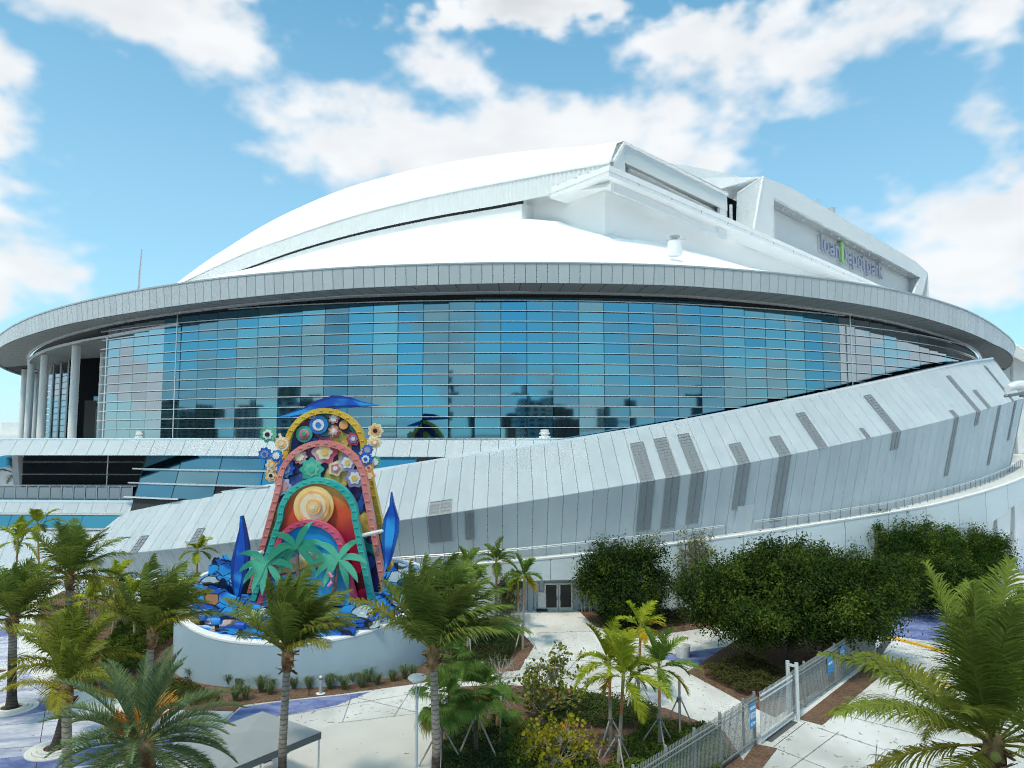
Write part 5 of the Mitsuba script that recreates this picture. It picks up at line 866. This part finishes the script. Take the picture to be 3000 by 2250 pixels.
# dense broadleaf trees
def leafcloud(m, C, n, sig, size, col, R, up=.4):
    c = C + R.normal(0, 1, (n, 3)) * sig; nn = R.normal(0, 1, (n, 3)) + np.array([0, 0, up]) + (c - C) / np.maximum(np.asarray(sig), 1e-3) * .5; nn /= np.linalg.norm(nn, axis=1, keepdims=True)
    a = np.cross(nn, R.normal(0, 1, (n, 3))); a /= np.linalg.norm(a, axis=1, keepdims=True); b = np.cross(nn, a); s = size * R.uniform(.65, 1.3, n)[:, None]
    V_ = np.stack([c - a * s, c + b * s * .42, c + a * s, c - b * s * .42], 1).reshape(-1, 3); k = np.arange(n)[:, None] * 4; cc = np.asarray(col) * R.uniform(.72, 1.28, (n, 1)); m.add(V_, (np.array([[0, 1, 2], [0, 2, 3]])[None] + k[:, None]).reshape(-1, 3), np.repeat(cc, 4, 0))
def bushtree(label, base, c, rad, seed, nclump=170, nleaf=250, size=.115, col=(.036, .066, .016), tips=(.10, .15, .026), name='broadleaf_tree', cat='tree', sig=.42):
    R = np.random.default_rng(seed); key = thing(name, label, cat); base = np.array(base, float); c = np.array(c, float); rad = np.array(rad, float); m = MB(); k = 0; cents = []
    while k < nclump:
        v = R.normal(0, 1, 3); v /= np.linalg.norm(v); r = R.uniform(.30, 1.) ** .6; lump = .70 + .62 * meshkit.noise((v * 2.1 + seed)[None])[0]
        q = c + v * rad * r * min(lump, 1.14)
        if q[2] < .5: continue
        t = np.clip(.5 + .5 * v[2] + .3 * (r - .8), 0, 1); hue = R.uniform(0, 1); cc = np.asarray(col) * (.75 + .5 * hue) if R.random() > .28 else np.asarray(tips) * (.6 + .5 * R.random())
        leafcloud(m, q, nleaf, sig * R.uniform(.7, 1.25), size, cc, R); cents.append(q); k += 1
    for _ in range(int(nclump * .3)):           # loose sprigs that break the outline
        v = R.normal(0, 1, 3); v[2] = abs(v[2]) * .8 + .1 if R.random() < .75 else v[2]; v /= np.linalg.norm(v); q = c + v * rad * R.uniform(1.0, 1.13)
        if q[2] > .5: leafcloud(m, q, 30, np.array([.16, .16, .30]), size, np.asarray(tips) * R.uniform(.5, 1.), R)
    put(key + '__crown', m.mesh(), 'tree_leaf', color=m.col()); m = MB(); m.tube([base, base * .5 + c * .5 + [.1, 0, 0], c], [.24, .18, .06], 8)
    for q in cents[::7]: m.tube([base * .6 + c * .4, (base * .3 + c * .7) * .5 + q * .5 + [0, 0, .2], q], [.09, .05, .02], 5)
    put(key + '__trunk', m.mesh(), 'bark'); return key
def bt(label, bx, by, x0, x1, yt, seed, depth=None, zb=1.0, ry=None, **k):
    b = gnd(bx, by); Y = b[1]; l, r = at(x0, 1500, Y)[0], at(x1, 1500, Y)[0]; zt = at(bx, yt, Y)[2]; rx = (r - l) / 2 * 1.03; bushtree(label, b, [(l + r) / 2, Y, (zt + zb) / 2], [rx, ry or rx * .9, (zt - zb) / 2], seed, **k)
bt('dark round tree right of the pale entrance doors', 1842, 1835, 1705, 1970, 1585, 41, nclump=150, zb=.7, col=(.03, .055, .016))
bt('big broad dark green tree overhanging the picket fence, with blue paving glimpsed below', 2310, 1945, 2020, 2625, 1610, 42, nclump=430, zb=1.2, ry=4.6, col=(.038, .068, .017))
bt('small round tree top rising against the ramp wall behind the broad tree', 2400, 1740, 2270, 2500, 1545, 44, nclump=200, zb=.2, ry=4, col=(.03, .058, .016))
bt('dark tree beside the ramp wall, left of the piers', 2610, 1740, 2440, 2790, 1515, 45, nclump=270, zb=.2, ry=5, col=(.032, .07, .014))
bt('dark tree at the far right end of the row, before the ramp piers', 2780, 1705, 2660, 2915, 1545, 46, nclump=270, zb=.2, ry=5, col=(.028, .06, .013))
bt('dark tree in the shade behind the big foreground palm', 2640, 1790, 2500, 2850, 1640, 47, nclump=190, zb=.8, col=(.028, .055, .014))
# sea grapes: grey twigs with round yellow green leaves
def seagrape(label, base, c, rad, n, seed, col):
    R = np.random.default_rng(seed); key = thing('sea_grape', label, 'shrub'); m = MB(); base = np.array(base); c = np.array(c); tips = []
    for _ in range(34):
        v = R.normal(0, 1, 3); v /= np.linalg.norm(v); q = c + v * np.array(rad) * R.uniform(.5, 1.); k = base + [0, 0, R.uniform(.2, .7)]; h = k * .5 + q * .5 + R.normal(0, .2, 3); m.tube([k, h, q], [.03, .02, .01], 4)
        for _ in range(4): e = h * .5 + q * .5 + R.normal(0, .35, 3); m.tube([h, (h + e) / 2 + R.normal(0, .08, 3), e], [.014, .01, .006], 4); tips.append(e)
        tips.append(q)
    m.tube([base, base + [0, 0, .8]], [.06, .05], 6); put(key + '__branches', m.mesh(), 'bark_pale'); l = MB(); an = np.arange(8) * math.pi / 4
    for _ in range(n):
        q = tips[int(R.integers(len(tips)))] + R.normal(0, .13, 3); nn = unit(R.normal(0, 1, 3) + [0, -.4, .5]); a = unit(np.cross(nn, R.normal(0, 1, 3))); b = np.cross(nn, a); s = R.uniform(.055, .10); ring_ = q + np.outer(np.cos(an), a) * s + np.outer(np.sin(an), b) * s; cc = np.asarray(col) * R.uniform(.6, 1.25)
        if R.random() < .015: cc = np.array((.65, .20, .06))
        l.add(np.vstack([ring_, q + nn * -.015]), [[i, (i + 1) % 8, 8] for i in range(8)], cc)
    k = put(key + '__leaves', l.mesh(), 'frond_leaf', color=l.col()); labels[k] = {'kind': 'stuff'}; return key
b = gnd(1590, 2105); seagrape('sparse sea grape with olive yellow leaves beside the white slab', b, at(1625, 1985, b[1]), (2.3, 1.5, 1.75), 1250, 51, (.22, .24, .05))
b = gnd(1635, 2262); seagrape('bright yellow leaved sea grape at the bottom edge of the foreground bed', b, at(1640, 2185, b[1]), (2.0, 1.3, 1.35), 1150, 52, (.34, .31, .03))
# bare shrub
def bare(label, base, h, seed, n=26, name='bare_shrub', mt='bark_pale', cat='shrub'):
    R = np.random.default_rng(seed); key = thing(name, label, cat); m = MB(); m.tube([base, base + np.array([0, 0, h * .45])], [.05, .035], 6); top = base + np.array([0, 0, h * .3])
    for _ in range(n):
        a = R.uniform(0, 6.28); k = top + [0, 0, R.uniform(0, h * .25)]; d = np.array([math.cos(a), math.sin(a), R.uniform(.2, 1.3)]); d = unit(d) * h * R.uniform(.3, .6); q = k + d; mid = k + d * .5 + R.normal(0, .12, 3); m.tube([k, mid, q], [.022, .014, .006], 4)
        for _ in range(5): e = mid + (q - mid) * R.uniform(0, 1) + R.normal(0, .28, 3); m.tube([mid + (q - mid) * R.uniform(0, .8), e], [.009, .004], 3)
    put(key + '__twigs', m.mesh(), mt); stakes(key, base, .8, 3, .7, 'stake_wood') if name == 'bare_shrub' else None; return key
bare('leafless grey shrub standing before the white cross path', gnd(1466, 2046), 2.6, 61)
# bamboo clumps
def bamboo(label, base, h, w, n, seed, leaves=26):
    R = np.random.default_rng(seed); key = thing('bamboo_clump', label, 'bamboo'); m = MB(); l = MB(); base = np.array(base)
    for _ in range(n):
        p = base + np.array([R.uniform(-w, w), R.uniform(-.4, .4), 0]); q = p + [R.normal(0, .35), R.normal(0, .2), h * R.uniform(.7, 1.05)]; m.tube([p, (p + q) / 2 + R.normal(0, .08, 3), q], [.02, .017, .006], 4)
        for _ in range(leaves): f = R.uniform(.35, 1.); c = p + (q - p) * f; leafcloud(l, c, 3, .16, .11, (.16, .17, .06), R)
    put(key + '__canes', m.mesh(), 'stake_wood' if False else 'bark_pale'); k = put(key + '__leaves', l.mesh(), 'tree_leaf', color=l.col()); labels[k] = {'kind': 'stuff'}
bamboo('thin bamboo clump left of the entrance doors', gnd(1485, 1835), 4.2, .8, 26, 71, 30)
bamboo('thin bamboo stems along the wall right of the entrance', gnd(1712, 1790) + [0, -.4, 0], 4.6, .5, 16, 72, 8)
bamboo('wispy bamboo rising between the two dark trees before the ramp wall', gnd(2030, 1800), 7.2, 1.6, 40, 73, 26)
bamboo('bamboo behind the lime palms in the left bed', gnd(300, 1850), 5.0, 2.4, 30, 74, 34)
bamboo('wispy bamboo behind the dark round tree, reaching the ramp rail', gnd(1930, 1790), 6.6, 1.0, 18, 75, 14)
# ornamental grass tufts along the wall and in the bed
def tuft(base, h, n, R, col=(.10, .15, .045)):
    m = MB()
    for _ in range(n):
        a = R.uniform(0, 6.28); l = R.uniform(.25, 1.) * h * .75; d = np.array([math.cos(a), math.sin(a), 0]); p = base + d * R.uniform(0, .08); q = p + d * l * .45 + [0, 0, h * R.uniform(.5, .9)]; e = p + d * l + [0, 0, h * R.uniform(.45, .95)]; s = np.array([-d[1], d[0], 0]) * .013; m.add([p - s, p + s, q + s, q - s, e], [[0, 1, 2], [0, 2, 3], [3, 2, 4]], np.asarray(col) * R.uniform(.55, 1.4))
    return m
R = np.random.default_rng(81)
TUFTS = [(560, 1992), (612, 1985), (640, 2000), (672, 2012), (700, 2030), (745, 2012), (765, 2030), (790, 2036), (800, 2018), (830, 2012), (860, 2020), (880, 2008), (905, 2020), (925, 2005), (965, 2020), (985, 2008), (1008, 2022), (1030, 2004), (1058, 2016), (1080, 2000), (1105, 2008), (1150, 1998), (1185, 1990), (1210, 1985), (720, 2052), (690, 2056), (265, 1960), (300, 1985), (275, 2010), (330, 1975), (345, 2000), (240, 1985)]
ORD = ['first', 'second', 'third', 'fourth', 'fifth', 'sixth', 'seventh', 'eighth', 'ninth', 'tenth', 'eleventh', 'twelfth', 'thirteenth', 'fourteenth', 'fifteenth', 'sixteenth', 'seventeenth', 'eighteenth', 'nineteenth', 'twentieth'] + ['twenty ' + o for o in ('first', 'second', 'third', 'fourth', 'fifth', 'sixth', 'seventh', 'eighth', 'ninth')]
wall_t = sorted(q for q in TUFTS if q[0] > 500); bed_t = sorted(q for q in TUFTS if q[0] <= 500)
for px, py in TUFTS:
    m = tuft(gnd(px, py), R.uniform(.75, 1.1), 130, R, (.17, .22, .10)); solo('grass_tuft', ORD[wall_t.index((px, py))] + ' grass tuft from the left at the foot of the round wall' if px > 500 else ORD[bed_t.index((px, py))] + ' grass tuft from the left in the bed beside the white kerb', 'grass tuft', m.mesh(), 'frond_leaf', 'grass tufts at the foot of the round wall' if px > 500 else 'grass tufts in the left bed', color=m.col())
# low ground cover
def cover(label, poly, h, seed, dens, col, size=.07, holes=0.):
    R = np.random.default_rng(seed); pg = Polygon(poly).buffer(0); x0, y0, x1, y1 = pg.bounds; n = int((x1 - x0) * (y1 - y0) * dens); xy = R.uniform((x0, y0), (x1, y1), (n, 2)); import shapely
    xy = xy[shapely.contains_xy(pg, xy[:, 0], xy[:, 1])]; f = meshkit.fbm(np.c_[xy * 1.1, np.zeros(len(xy))], 3, seed); ok = f > holes; xy, f = xy[ok], f[ok]; hh = h * (.35 + 1.3 * np.clip(f - holes * .6, 0, 1)); z = hh * R.uniform(.35, 1., len(xy)) ** .6; m = MB()
    c = np.c_[xy, z]; nn = R.normal(0, .7, c.shape) + [0, 0, 1]; nn /= np.linalg.norm(nn, axis=1, keepdims=True); a = np.cross(nn, R.normal(0, 1, c.shape)); a /= np.linalg.norm(a, axis=1, keepdims=True); b = np.cross(nn, a); s = size * R.uniform(.6, 1.4, len(c))[:, None]
    V_ = np.stack([c - a * s, c + b * s * .5, c + a * s, c - b * s * .5], 1).reshape(-1, 3); k = np.arange(len(c))[:, None] * 4; hue = meshkit.fbm(np.c_[xy * .5 + 40, np.zeros(len(xy))], 2, seed)[:, None]; cc = np.asarray(col) * (.55 + .9 * hue) * R.uniform(.7, 1.35, (len(c), 1)); m.add(V_, (np.array([[0, 1, 2], [0, 2, 3]])[None] + k[:, None]).reshape(-1, 3), np.repeat(cc, 4, 0))
    solo('ground_cover', label, 'ground cover', m.mesh(), 'tree_leaf', kind='stuff', color=m.col())
cover('low dark green shrubs in the foreground bed left of the bright palms', [(-3.3, 38), (-3.4, 22), (0.2, 22), (.4, 30), (-.4, 37)], .55, 91, 460, (.05, .085, .03), .065, .08)
cover('low bright green shrubs in the middle of the foreground bed', [(-.4, 37), (.3, 22), (3.2, 22), (4, 31), (2.5, 36)], .6, 92, 430, (.095, .13, .025), .07, .12)
cover('low green shrubs along the fence in the foreground bed', [(3.6, 31), (4.2, 23.5), (7.4, 29.4), (10.4, 33.4), (10.2, 36), (7, 37)], .6, 93, 430, (.085, .125, .025), .07, .14)
cover('mixed low shrubs below the sea grape beside the path', [(.6, 42), (2, 36.5), (7.2, 36.8), (8.2, 39.), (4.2, 41.6)], .5, 94, 420, (.06, .095, .03), .06, .16)
cover('dark low shrubs in the bed left of the entrance path', [(-4.4, 46), (-.6, 46), (.9, 51), (-.4, 56.4), (-4.5, 55)], .5, 95, 420, (.045, .07, .025), .065, .08)
cover('green shrubs filling the left bed beside the round wall', [(-29, 50), (-25.8, 44), (-23.5, 45), (-24.8, 49), (-25.5, 57), (-33, 60)], .75, 96, 380, (.075, .115, .02), .075, .15)
cover('low green creeper between the kerb and the date palm', [(-25.3, 43.6), (-21.6, 40.6), (-18.2, 39.6), (-16.6, 40.5), (-20, 43.5)], .35, 97, 420, (.075, .10, .025), .06, .25)
cover('brown green hedge below the big dark tree beside the path', [(12., 44.6), (13.4, 41.2), (15.2, 40.4), (18, 43.6), (16, 47)], .8, 98, 420, (.07, .075, .025), .07, .25)
cover('low shrubs below the dark trees along the ramp wall', [(7., 59), (9.4, 54), (14, 56.4), (22, 61), (19, 65), (9, 62)], .7, 99, 260, (.05, .055, .022), .08, .30)
R = np.random.default_rng(111); m = MB()
for _ in range(420):
    p = np.array([R.uniform(-1, 22), R.uniform(28, 58), .022]) if R.random() < .7 else np.array([R.uniform(-34, -4), R.uniform(30, 46), .022]); a = R.uniform(0, 6.28); d = np.array([math.cos(a), math.sin(a), 0]); n_ = np.array([-d[1], d[0], 0]); s = R.uniform(.03, .10); m.add([p - d * s, p + n_ * s * .4, p + d * s, p - n_ * s * .4], [[0, 1, 2], [0, 2, 3]], np.array((.16, .12, .06)) * R.uniform(.4, 1.3))
solo('leaf_litter', 'scattered dry leaves lying on the pale paving', 'leaf litter', m.mesh(), 'tree_leaf', kind='stuff', color=m.col())
# ---------------------------------------------------------------- picket fence with gate and signs
mat('fence_steel', (.27, .295, .30), .5, .5, .2)
def fpt(s): return np.array([4.0, 26.6, 0]) + np.array([.6925, .7214, 0]) * s
fd, fn_ = np.array([.6925, .7214, 0]), np.array([.7214, -.6925, 0])
fen = thing('picket_fence', 'grey steel picket fence running from the bottom edge up to the right', 'fence')
FL = 30.6; G0s, G1s = 11.75, 15.75
for i, s in enumerate(np.arange(0, FL, .118)):
    if G0s - .1 < s < G1s + .1: continue
    p = fpt(s); put(fen + '__picket', MB().bar(p + [0, 0, .12], p + [0, 0, 2.42], .028, .028).mesh(), 'fence_steel')
for s0, s1 in ((0, G0s), (G1s, FL)):
    for z in (.3, 2.02, 2.22): put(fen + '__rail', MB().bar(fpt(s0) + fn_ * .05 + [0, 0, z], fpt(s1) + fn_ * .05 + [0, 0, z], .04, .045).mesh(), 'fence_steel')
for s in list(np.arange(1., G0s - 1, 2.35)) + [G0s - .12] + list(np.arange(G1s + 2.3, FL, 2.4)): p = fpt(s); put(fen + '__post', MB().bar(p - fn_ * .06, p - fn_ * .06 + [0, 0, 2.5], .11).mesh(), 'fence_steel')
gt = thing('sliding_gate', 'grey picket sliding gate between two tall posts in the fence', 'gate')
for s in np.arange(G0s + .05, G1s, .145): p = fpt(s) + fn_ * .16; put(gt + '__picket', MB().bar(p + [0, 0, .15], p + [0, 0, 2.5], .028, .028).mesh(), 'steel_grey')
for z in (.16, .42, 2.1, 2.32): put(gt + '__rail', MB().bar(fpt(G0s) + fn_ * .2 + [0, 0, z], fpt(G1s) + fn_ * .2 + [0, 0, z], .06).mesh(), 'steel_light')
for o in (-.05, .42): p = fpt(G1s + .05) + fn_ * o; put(gt + '__post', MB().bar(p, p + [0, 0, 3.05], .15).mesh(), 'steel_light')
p = fpt(G1s + .05); put(gt + '__post_tie', MB().bar(p - fn_ * .05 + [0, 0, 2.85], p + fn_ * .42 + [0, 0, 2.85], .12).mesh(), 'steel_light')
mat('sign_blue', (.01, .22, .52), .4)
def textplate(key, origin, ux, nrm, w, h, lines, bg='sign_blue', fg='sign_white'):
    uz = np.array([0, 0, 1.]); o = np.array(origin); put(key + '__plate', MB().hexa([o + ux * a + uz * b + nrm * c for c in (0, .02) for a, b in ((0, 0), (w, 0), (w, h), (0, h))]).mesh(), bg)
    for txt, y, hh in lines:
        t = meshkit.text_mesh(txt, hh, .008, True); v = np.array(t.vertices); tw = v[:, 0].max() - v[:, 0].min(); k = min(1., w * .84 / tw); x0 = (w - tw * k) / 2
        put(key + '__lettering', (o + np.outer((v[:, 0] - v[:, 0].min()) * k + x0, ux) + np.outer(v[:, 1] * 1. + y, uz) + np.outer(v[:, 2] + .022, nrm), np.array(t.faces)), fg)
s_ = thing('gate_sign', 'blue sign with white lettering and gate number on the fence left of the gate', 'sign'); textplate(s_, fpt(G0s - 1.0) + fn_ * .1 + [0, 0, .98], fd, fn_, .66, 1.16, [('WEST PLAZA', .88, .12), ('GATE 12', .46, .26), ('EXIT ONLY', .14, .12)])
s_ = thing('fence_notice', 'left one of two small blue notices on the shaded far part of the fence', 'sign'); textplate(s_, fpt(21.2) + fn_ * .1 + [0, 0, 1.05], fd, fn_, .9, .95, [('NOTICE', .5, .12)])
s_ = thing('fence_notice', 'right one of two small blue notices on the shaded far part of the fence', 'sign'); textplate(s_, fpt(23.3) + fn_ * .1 + [0, 0, 1.35], fd, fn_, .9, .8, [('NOTICE', .4, .12)])
# ---------------------------------------------------------------- lamp post, bollards, canopy, bench, boards
mat('lamp_white', (.74, .76, .78), .35); mat('pole_blue', (.45, .55, .62), .4)
c = at(1222, 1975, 28.); lp = thing('lamp_post', 'slim pale blue lamp post with white saucer head in the foreground', 'street lamp'); c[2] = 5.4
put(lp + '__pole', MB().tube([[c[0], c[1], 0], [c[0], c[1], 2], [c[0], c[1], 4.8]], [.075, .065, .055], 12).mesh(), 'pole_blue', smooth=40); put(lp + '__collar', MB().tube([c - [0, 0, .62], c - [0, 0, .52]], .085, 12).mesh(), 'steel_grey')
put(lp + '__head', lathe([(0, -.15), (.22, -.12), (.37, 0), (.37, .04), (.28, .11), (0, .17)], c + [0, 0, .12], 24), 'lamp_white', smooth=35)
for a in (.5, 2.6, 4.7): put(lp + '__arm', MB().tube([c + [.04 * math.cos(a), .04 * math.sin(a), -.55], c + [.09 * math.cos(a), .09 * math.sin(a), -.35], c + [.24 * math.cos(a), .24 * math.sin(a), .04]], .018, 5).mesh(), 'pole_blue')
def bollard(label, c, h):
    k = thing('bollard', label, 'bollard'); put(k + '__shaft', MB().tube([c, c + [0, 0, h * .84]], .10, 14).mesh(), 'steel_grey', smooth=40); put(k + '__lens', MB().tube([c + [0, 0, h * .80], c + [0, 0, h * .87]], .104, 14).mesh(), 'joint_dark'); put(k + '__cap', lathe([(.105, h * .87), (.10, h * .95), (.06, h * .99), (0, h)], c, 14), 'steel_light', smooth=50); put(k + '__base', lathe([(0, 0), (.27, 0), (.27, .04), (0, .05)], c, 20), 'white_wall')
bollard('grey bollard light in the mulch before the round wall', gnd(939, 2033), 1.05); b = gnd(1413, 1992); bollard('grey bollard light half hidden behind the fan palms', b, 1.1)
for i, (px, py) in enumerate(((258, 2024), (664, 1996), (845, 2010), (905, 2040), (1052, 2012))): c = gnd(px, py); solo('garden_spike', ORD[i] + ' small black spike light from the left in the mulch', 'garden light', MB().tube([c, c + [0, 0, .42]], .03, 6).tube([c + [0, 0, .38], c + [0, 0, .5]], .045, 6).mesh(), 'joint_dark', 'spike lights in the mulch')
cp = thing('canopy', 'grey fabric canopy on thin posts right of the date palm', 'canopy'); mat('canopy_fabric', dirty((.26, .285, .30), (.30, .325, .34), .8, .8, .8), .8); mat('canopy_valance', (.12, .135, .15), .8)
zc_ = 2.6; RC, BC, FC = at(963, 2110, 1.), None, None
q = [np.array(v) for v in ((-8.1, 30.1, 2.6), (-11.4, 32.3, 2.6), (-13.9, 29.0, 2.6), (-10.9, 26.4, 2.6))]; ap = np.array([-11.0, 29.5, 2.86]); m = MB()
for i in range(4): m.add([q[i], q[(i + 1) % 4], ap], [[0, 1, 2]])
put(cp + '__roof', m.mesh(), 'canopy_fabric'); m = MB()
for i in range(4): m.quad(q[i], q[(i + 1) % 4], q[(i + 1) % 4] - [0, 0, .28], q[i] - [0, 0, .28])
put(cp + '__valance', m.mesh(), 'canopy_valance')
for v in q: w = v + (ap - v) * .03; put(cp + '__post', MB().tube([[w[0], w[1], 0], [w[0], w[1], 2.55]], .045, 8).mesh(), 'steel_light')
bn = thing('folding_table', 'narrow dark folding table under the grey canopy', 'table'); c = gnd(805, 2245); u = np.array([.78, -.62, 0]); n_ = np.array([.62, .78, 0]); put(bn + '__top', MB().hexa([c + u * a + n_ * b + np.array([0, 0, z]) for z in (.70, .75) for a, b in ((-.75, -.22), (.75, -.22), (.75, .22), (-.75, .22))]).mesh(), 'rail_steel')
for a in (-.6, .6):
    put(bn + '__leg', MB().bar(c + u * a - n_ * .18, c + u * a - n_ * .18 + [0, 0, .7], .04).bar(c + u * a + n_ * .18, c + u * a + n_ * .18 + [0, 0, .7], .04).bar(c + u * a - n_ * .2 + [0, 0, .04], c + u * a + n_ * .2 + [0, 0, .04], .04).mesh(), 'joint_dark')
ab = thing('entrance_board', 'white upright notice board on a dark foot left of the entrance doors', 'sign'); c = gnd(1588, 1790); put(ab + '__panel', MB().hexa([c + [a, b, z] for z, k in ((.2, 0), (1.62, .1)) for a, b in ((-.36, k), (.36, k), (.36, k + .06), (-.36, k + .06))]).mesh(), 'steel_light'); put(ab + '__sheet', MB().hexa([c + [a, b, z] for z, k in ((.3, -.03), (1.55, .06)) for a, b in ((-.31, k), (.31, k), (.31, k + .02), (-.31, k + .02))]).mesh(), 'sign_white'); put(ab + '__foot', MB().box(c + [0, .05, .09], [.95, .6, .16]).mesh(), 'joint_dark')
c = gnd(1569, 1958); solo('stone_slab', 'white rectangular stone slab bench at the edge of the bed', 'bench', MB().hexa([c + [a, b, z] for z in (.2, .48) for a, b in ((-.75, -.28), (.72, -.2), (.78, .4), (-.68, .32))]).mesh(), 'kerb_concrete')
c = gnd(2000, 1925); solo('planter', 'round pale planter under the big dark tree', 'planter', lathe([(0, 0), (.42, 0), (.55, .8), (.48, .8), (.45, .7), (0, .7)], c, 20), 'kerb_concrete', smooth=40)
def grate(label, c):
    k = thing('tree_grate', label, 'tree grate')
    for r0, r1, z, mt in ((1.0, 1.28, .05, 'kerb_concrete'), (.80, .97, .09, 'kerb_concrete'), (.52, .77, .12, 'kerb_concrete')): put(k + '__ring', lathe([(r0, 0), (r1, 0), (r1, z), (r0, z), (r0, 0)], c, 32), mt)
    put(k + '__soil', lathe([(0, .03), (.52, .03)], c, 24), 'mulch')
grate('white ringed tree grate round the palm at the left edge', np.array([-27.9, 39.4, .004])); grate('white ringed tree grate round the grey palm trunk behind the date palm', np.array([-22.1, 34.4, .004])); grate('white ringed tree grate cut by the left edge of the photo', gnd(-8, 1972, .004))
# right edge: info board, barriers, dark kiosk, street lamp head
ib = thing('info_board', 'blue and white information board beside the dark kiosk at the right edge', 'sign'); c = gnd(2965, 1628); W_ = 36 * c[1] / 2001.
put(ib + '__plate', MB().box(c + [0, 0, 1.75], [W_, .1, 2.2]).mesh(), 'sign_white'); put(ib + '__panel', MB().box(c + [.05, -.06, 1.62], [W_ * .86, .05, 1.75]).mesh(), 'sign_blue')
m = MB()
for r_ in range(5):
    for cx_ in (-.35, .35): m.box(c + [cx_, -.1, 1.05 + r_ * .3], [.45, .02, .07])
put(ib + '__lettering', m.mesh(), 'sign_white'); put(ib + '__title', MB().box(c + [0, -.06, 2.66], [W_ * .7, .02, .1]).mesh(), 'joint_dark'); put(ib + '__post', MB().box(c + [-.5, .1, .4], [.1, .1, .8]).box(c + [.5, .1, .4], [.1, .1, .8]).mesh(), 'steel_grey')
kk = thing('kiosk', 'dark grey kiosk box under the ramp piers at the right edge', 'kiosk'); c = gnd(2968, 1598); put(kk + '__body', MB().box(c + [0, 3, 1.3], [5.6, 3., 2.6], .35).mesh(), 'void_dark'); put(kk + '__roof', MB().box(c + [.3, 3, 2.66], [5.8, 3.2, .12], .35).mesh(), 'rail_steel'); put(kk + '__door', MB().box(c + [2.1, 1.9, 1.2], [1.6, .1, 2.2], .35).mesh(), 'fascia_metal')
def barrier(a, b, lab):
    k = thing('crowd_barrier', lab, 'barrier', 'crowd barriers lining the queue at the right edge'); a, b = np.array(a), np.array(b); f = MB().tube([a + [0, 0, .1], a + [0, 0, 1.1], b + [0, 0, 1.1], b + [0, 0, .1], a + [0, 0, .2]], .03, 5).mesh(); put(k + '__frame', f, 'steel_grey'); m = MB()
    for t in np.linspace(.06, .94, 13): p = a + (b - a) * t; m.bar(p + [0, 0, .2], p + [0, 0, 1.1], .02)
    put(k + '__bars', m.mesh(), 'steel_grey')
    for p in (a, b): put(k + '__foot', MB().bar(p - [.3, 0, 0] + [0, 0, .03], p + [.3, 0, 0] + [0, 0, .03], .04).bar(p, p + [0, 0, .15], .04).mesh(), 'rail_steel')
for row in ([(2868, 1668), (2900, 1656), (2925, 1646), (2950, 1632), (2975, 1618), (2995, 1606), (3015, 1596)], [(2905, 1690), (2935, 1672), (2955, 1662), (2978, 1648), (3000, 1634), (3020, 1624)], [(2872, 1688), (2905, 1694)]):
    for i, (p, q) in enumerate(zip(row, row[1:])): barrier(gnd(*p), gnd(*q), ORD[i] + ' grey crowd barrier from the left in the ' + ('rear queue row, before the info board' if len(row) == 7 else 'front queue row' if len(row) == 6 else 'short cross row'))
sl_ = thing('street_light', 'white street light head reaching in from the right edge', 'street lamp'); Y = 24.; a = at(2948, 1150, Y); b = at(3010, 1135, Y)
m = MB(); prof = [(2949, 1158, .05, .03), (2952, 1140, .17, .10), (2970, 1134, .2, .13), (2990, 1132, .2, .14), (3015, 1130, .17, .12), (3035, 1130, .08, .08)]
P_ = np.array([at(x, y, Y) for x, y, _, _ in prof]); m = MB(); n = 12; an = np.linspace(0, 2 * math.pi, n, endpoint=False); V_ = np.vstack([p + np.stack([0 * an, np.cos(an) * w, np.clip(np.sin(an), -.55, 1) * h * 1.5], -1) for p, (_, _, w, h) in zip(P_, prof)]); i, j = np.meshgrid(np.arange(len(prof) - 1), np.arange(n), indexing='ij'); k = (j + 1) % n; m.add(V_, np.stack([i * n + j, i * n + k, (i + 1) * n + k, (i + 1) * n + j], -1).reshape(-1, 4)); put(sl_ + '__housing', m.mesh(), 'lamp_white', smooth=40)
put(sl_ + '__lens', MB().bar(at(2950, 1160, Y), at(3012, 1149, Y), .3, .09).mesh(), 'rail_steel'); put(sl_ + '__sensor', MB().box(at(2996, 1122, Y), [.28, .12, .1]).box(at(2993, 1160, Y), [.1, .1, .08]).mesh(), 'steel_grey')
pe_ = at(3090, 1128, Y); put(sl_ + '__arm', MB().tube([at(3030, 1133, Y), pe_], .05, 8).mesh(), 'steel_grey'); put(sl_ + '__pole', MB().tube([[pe_[0], pe_[1], 0], pe_], [.12, .07], 10).mesh(), 'steel_grey')
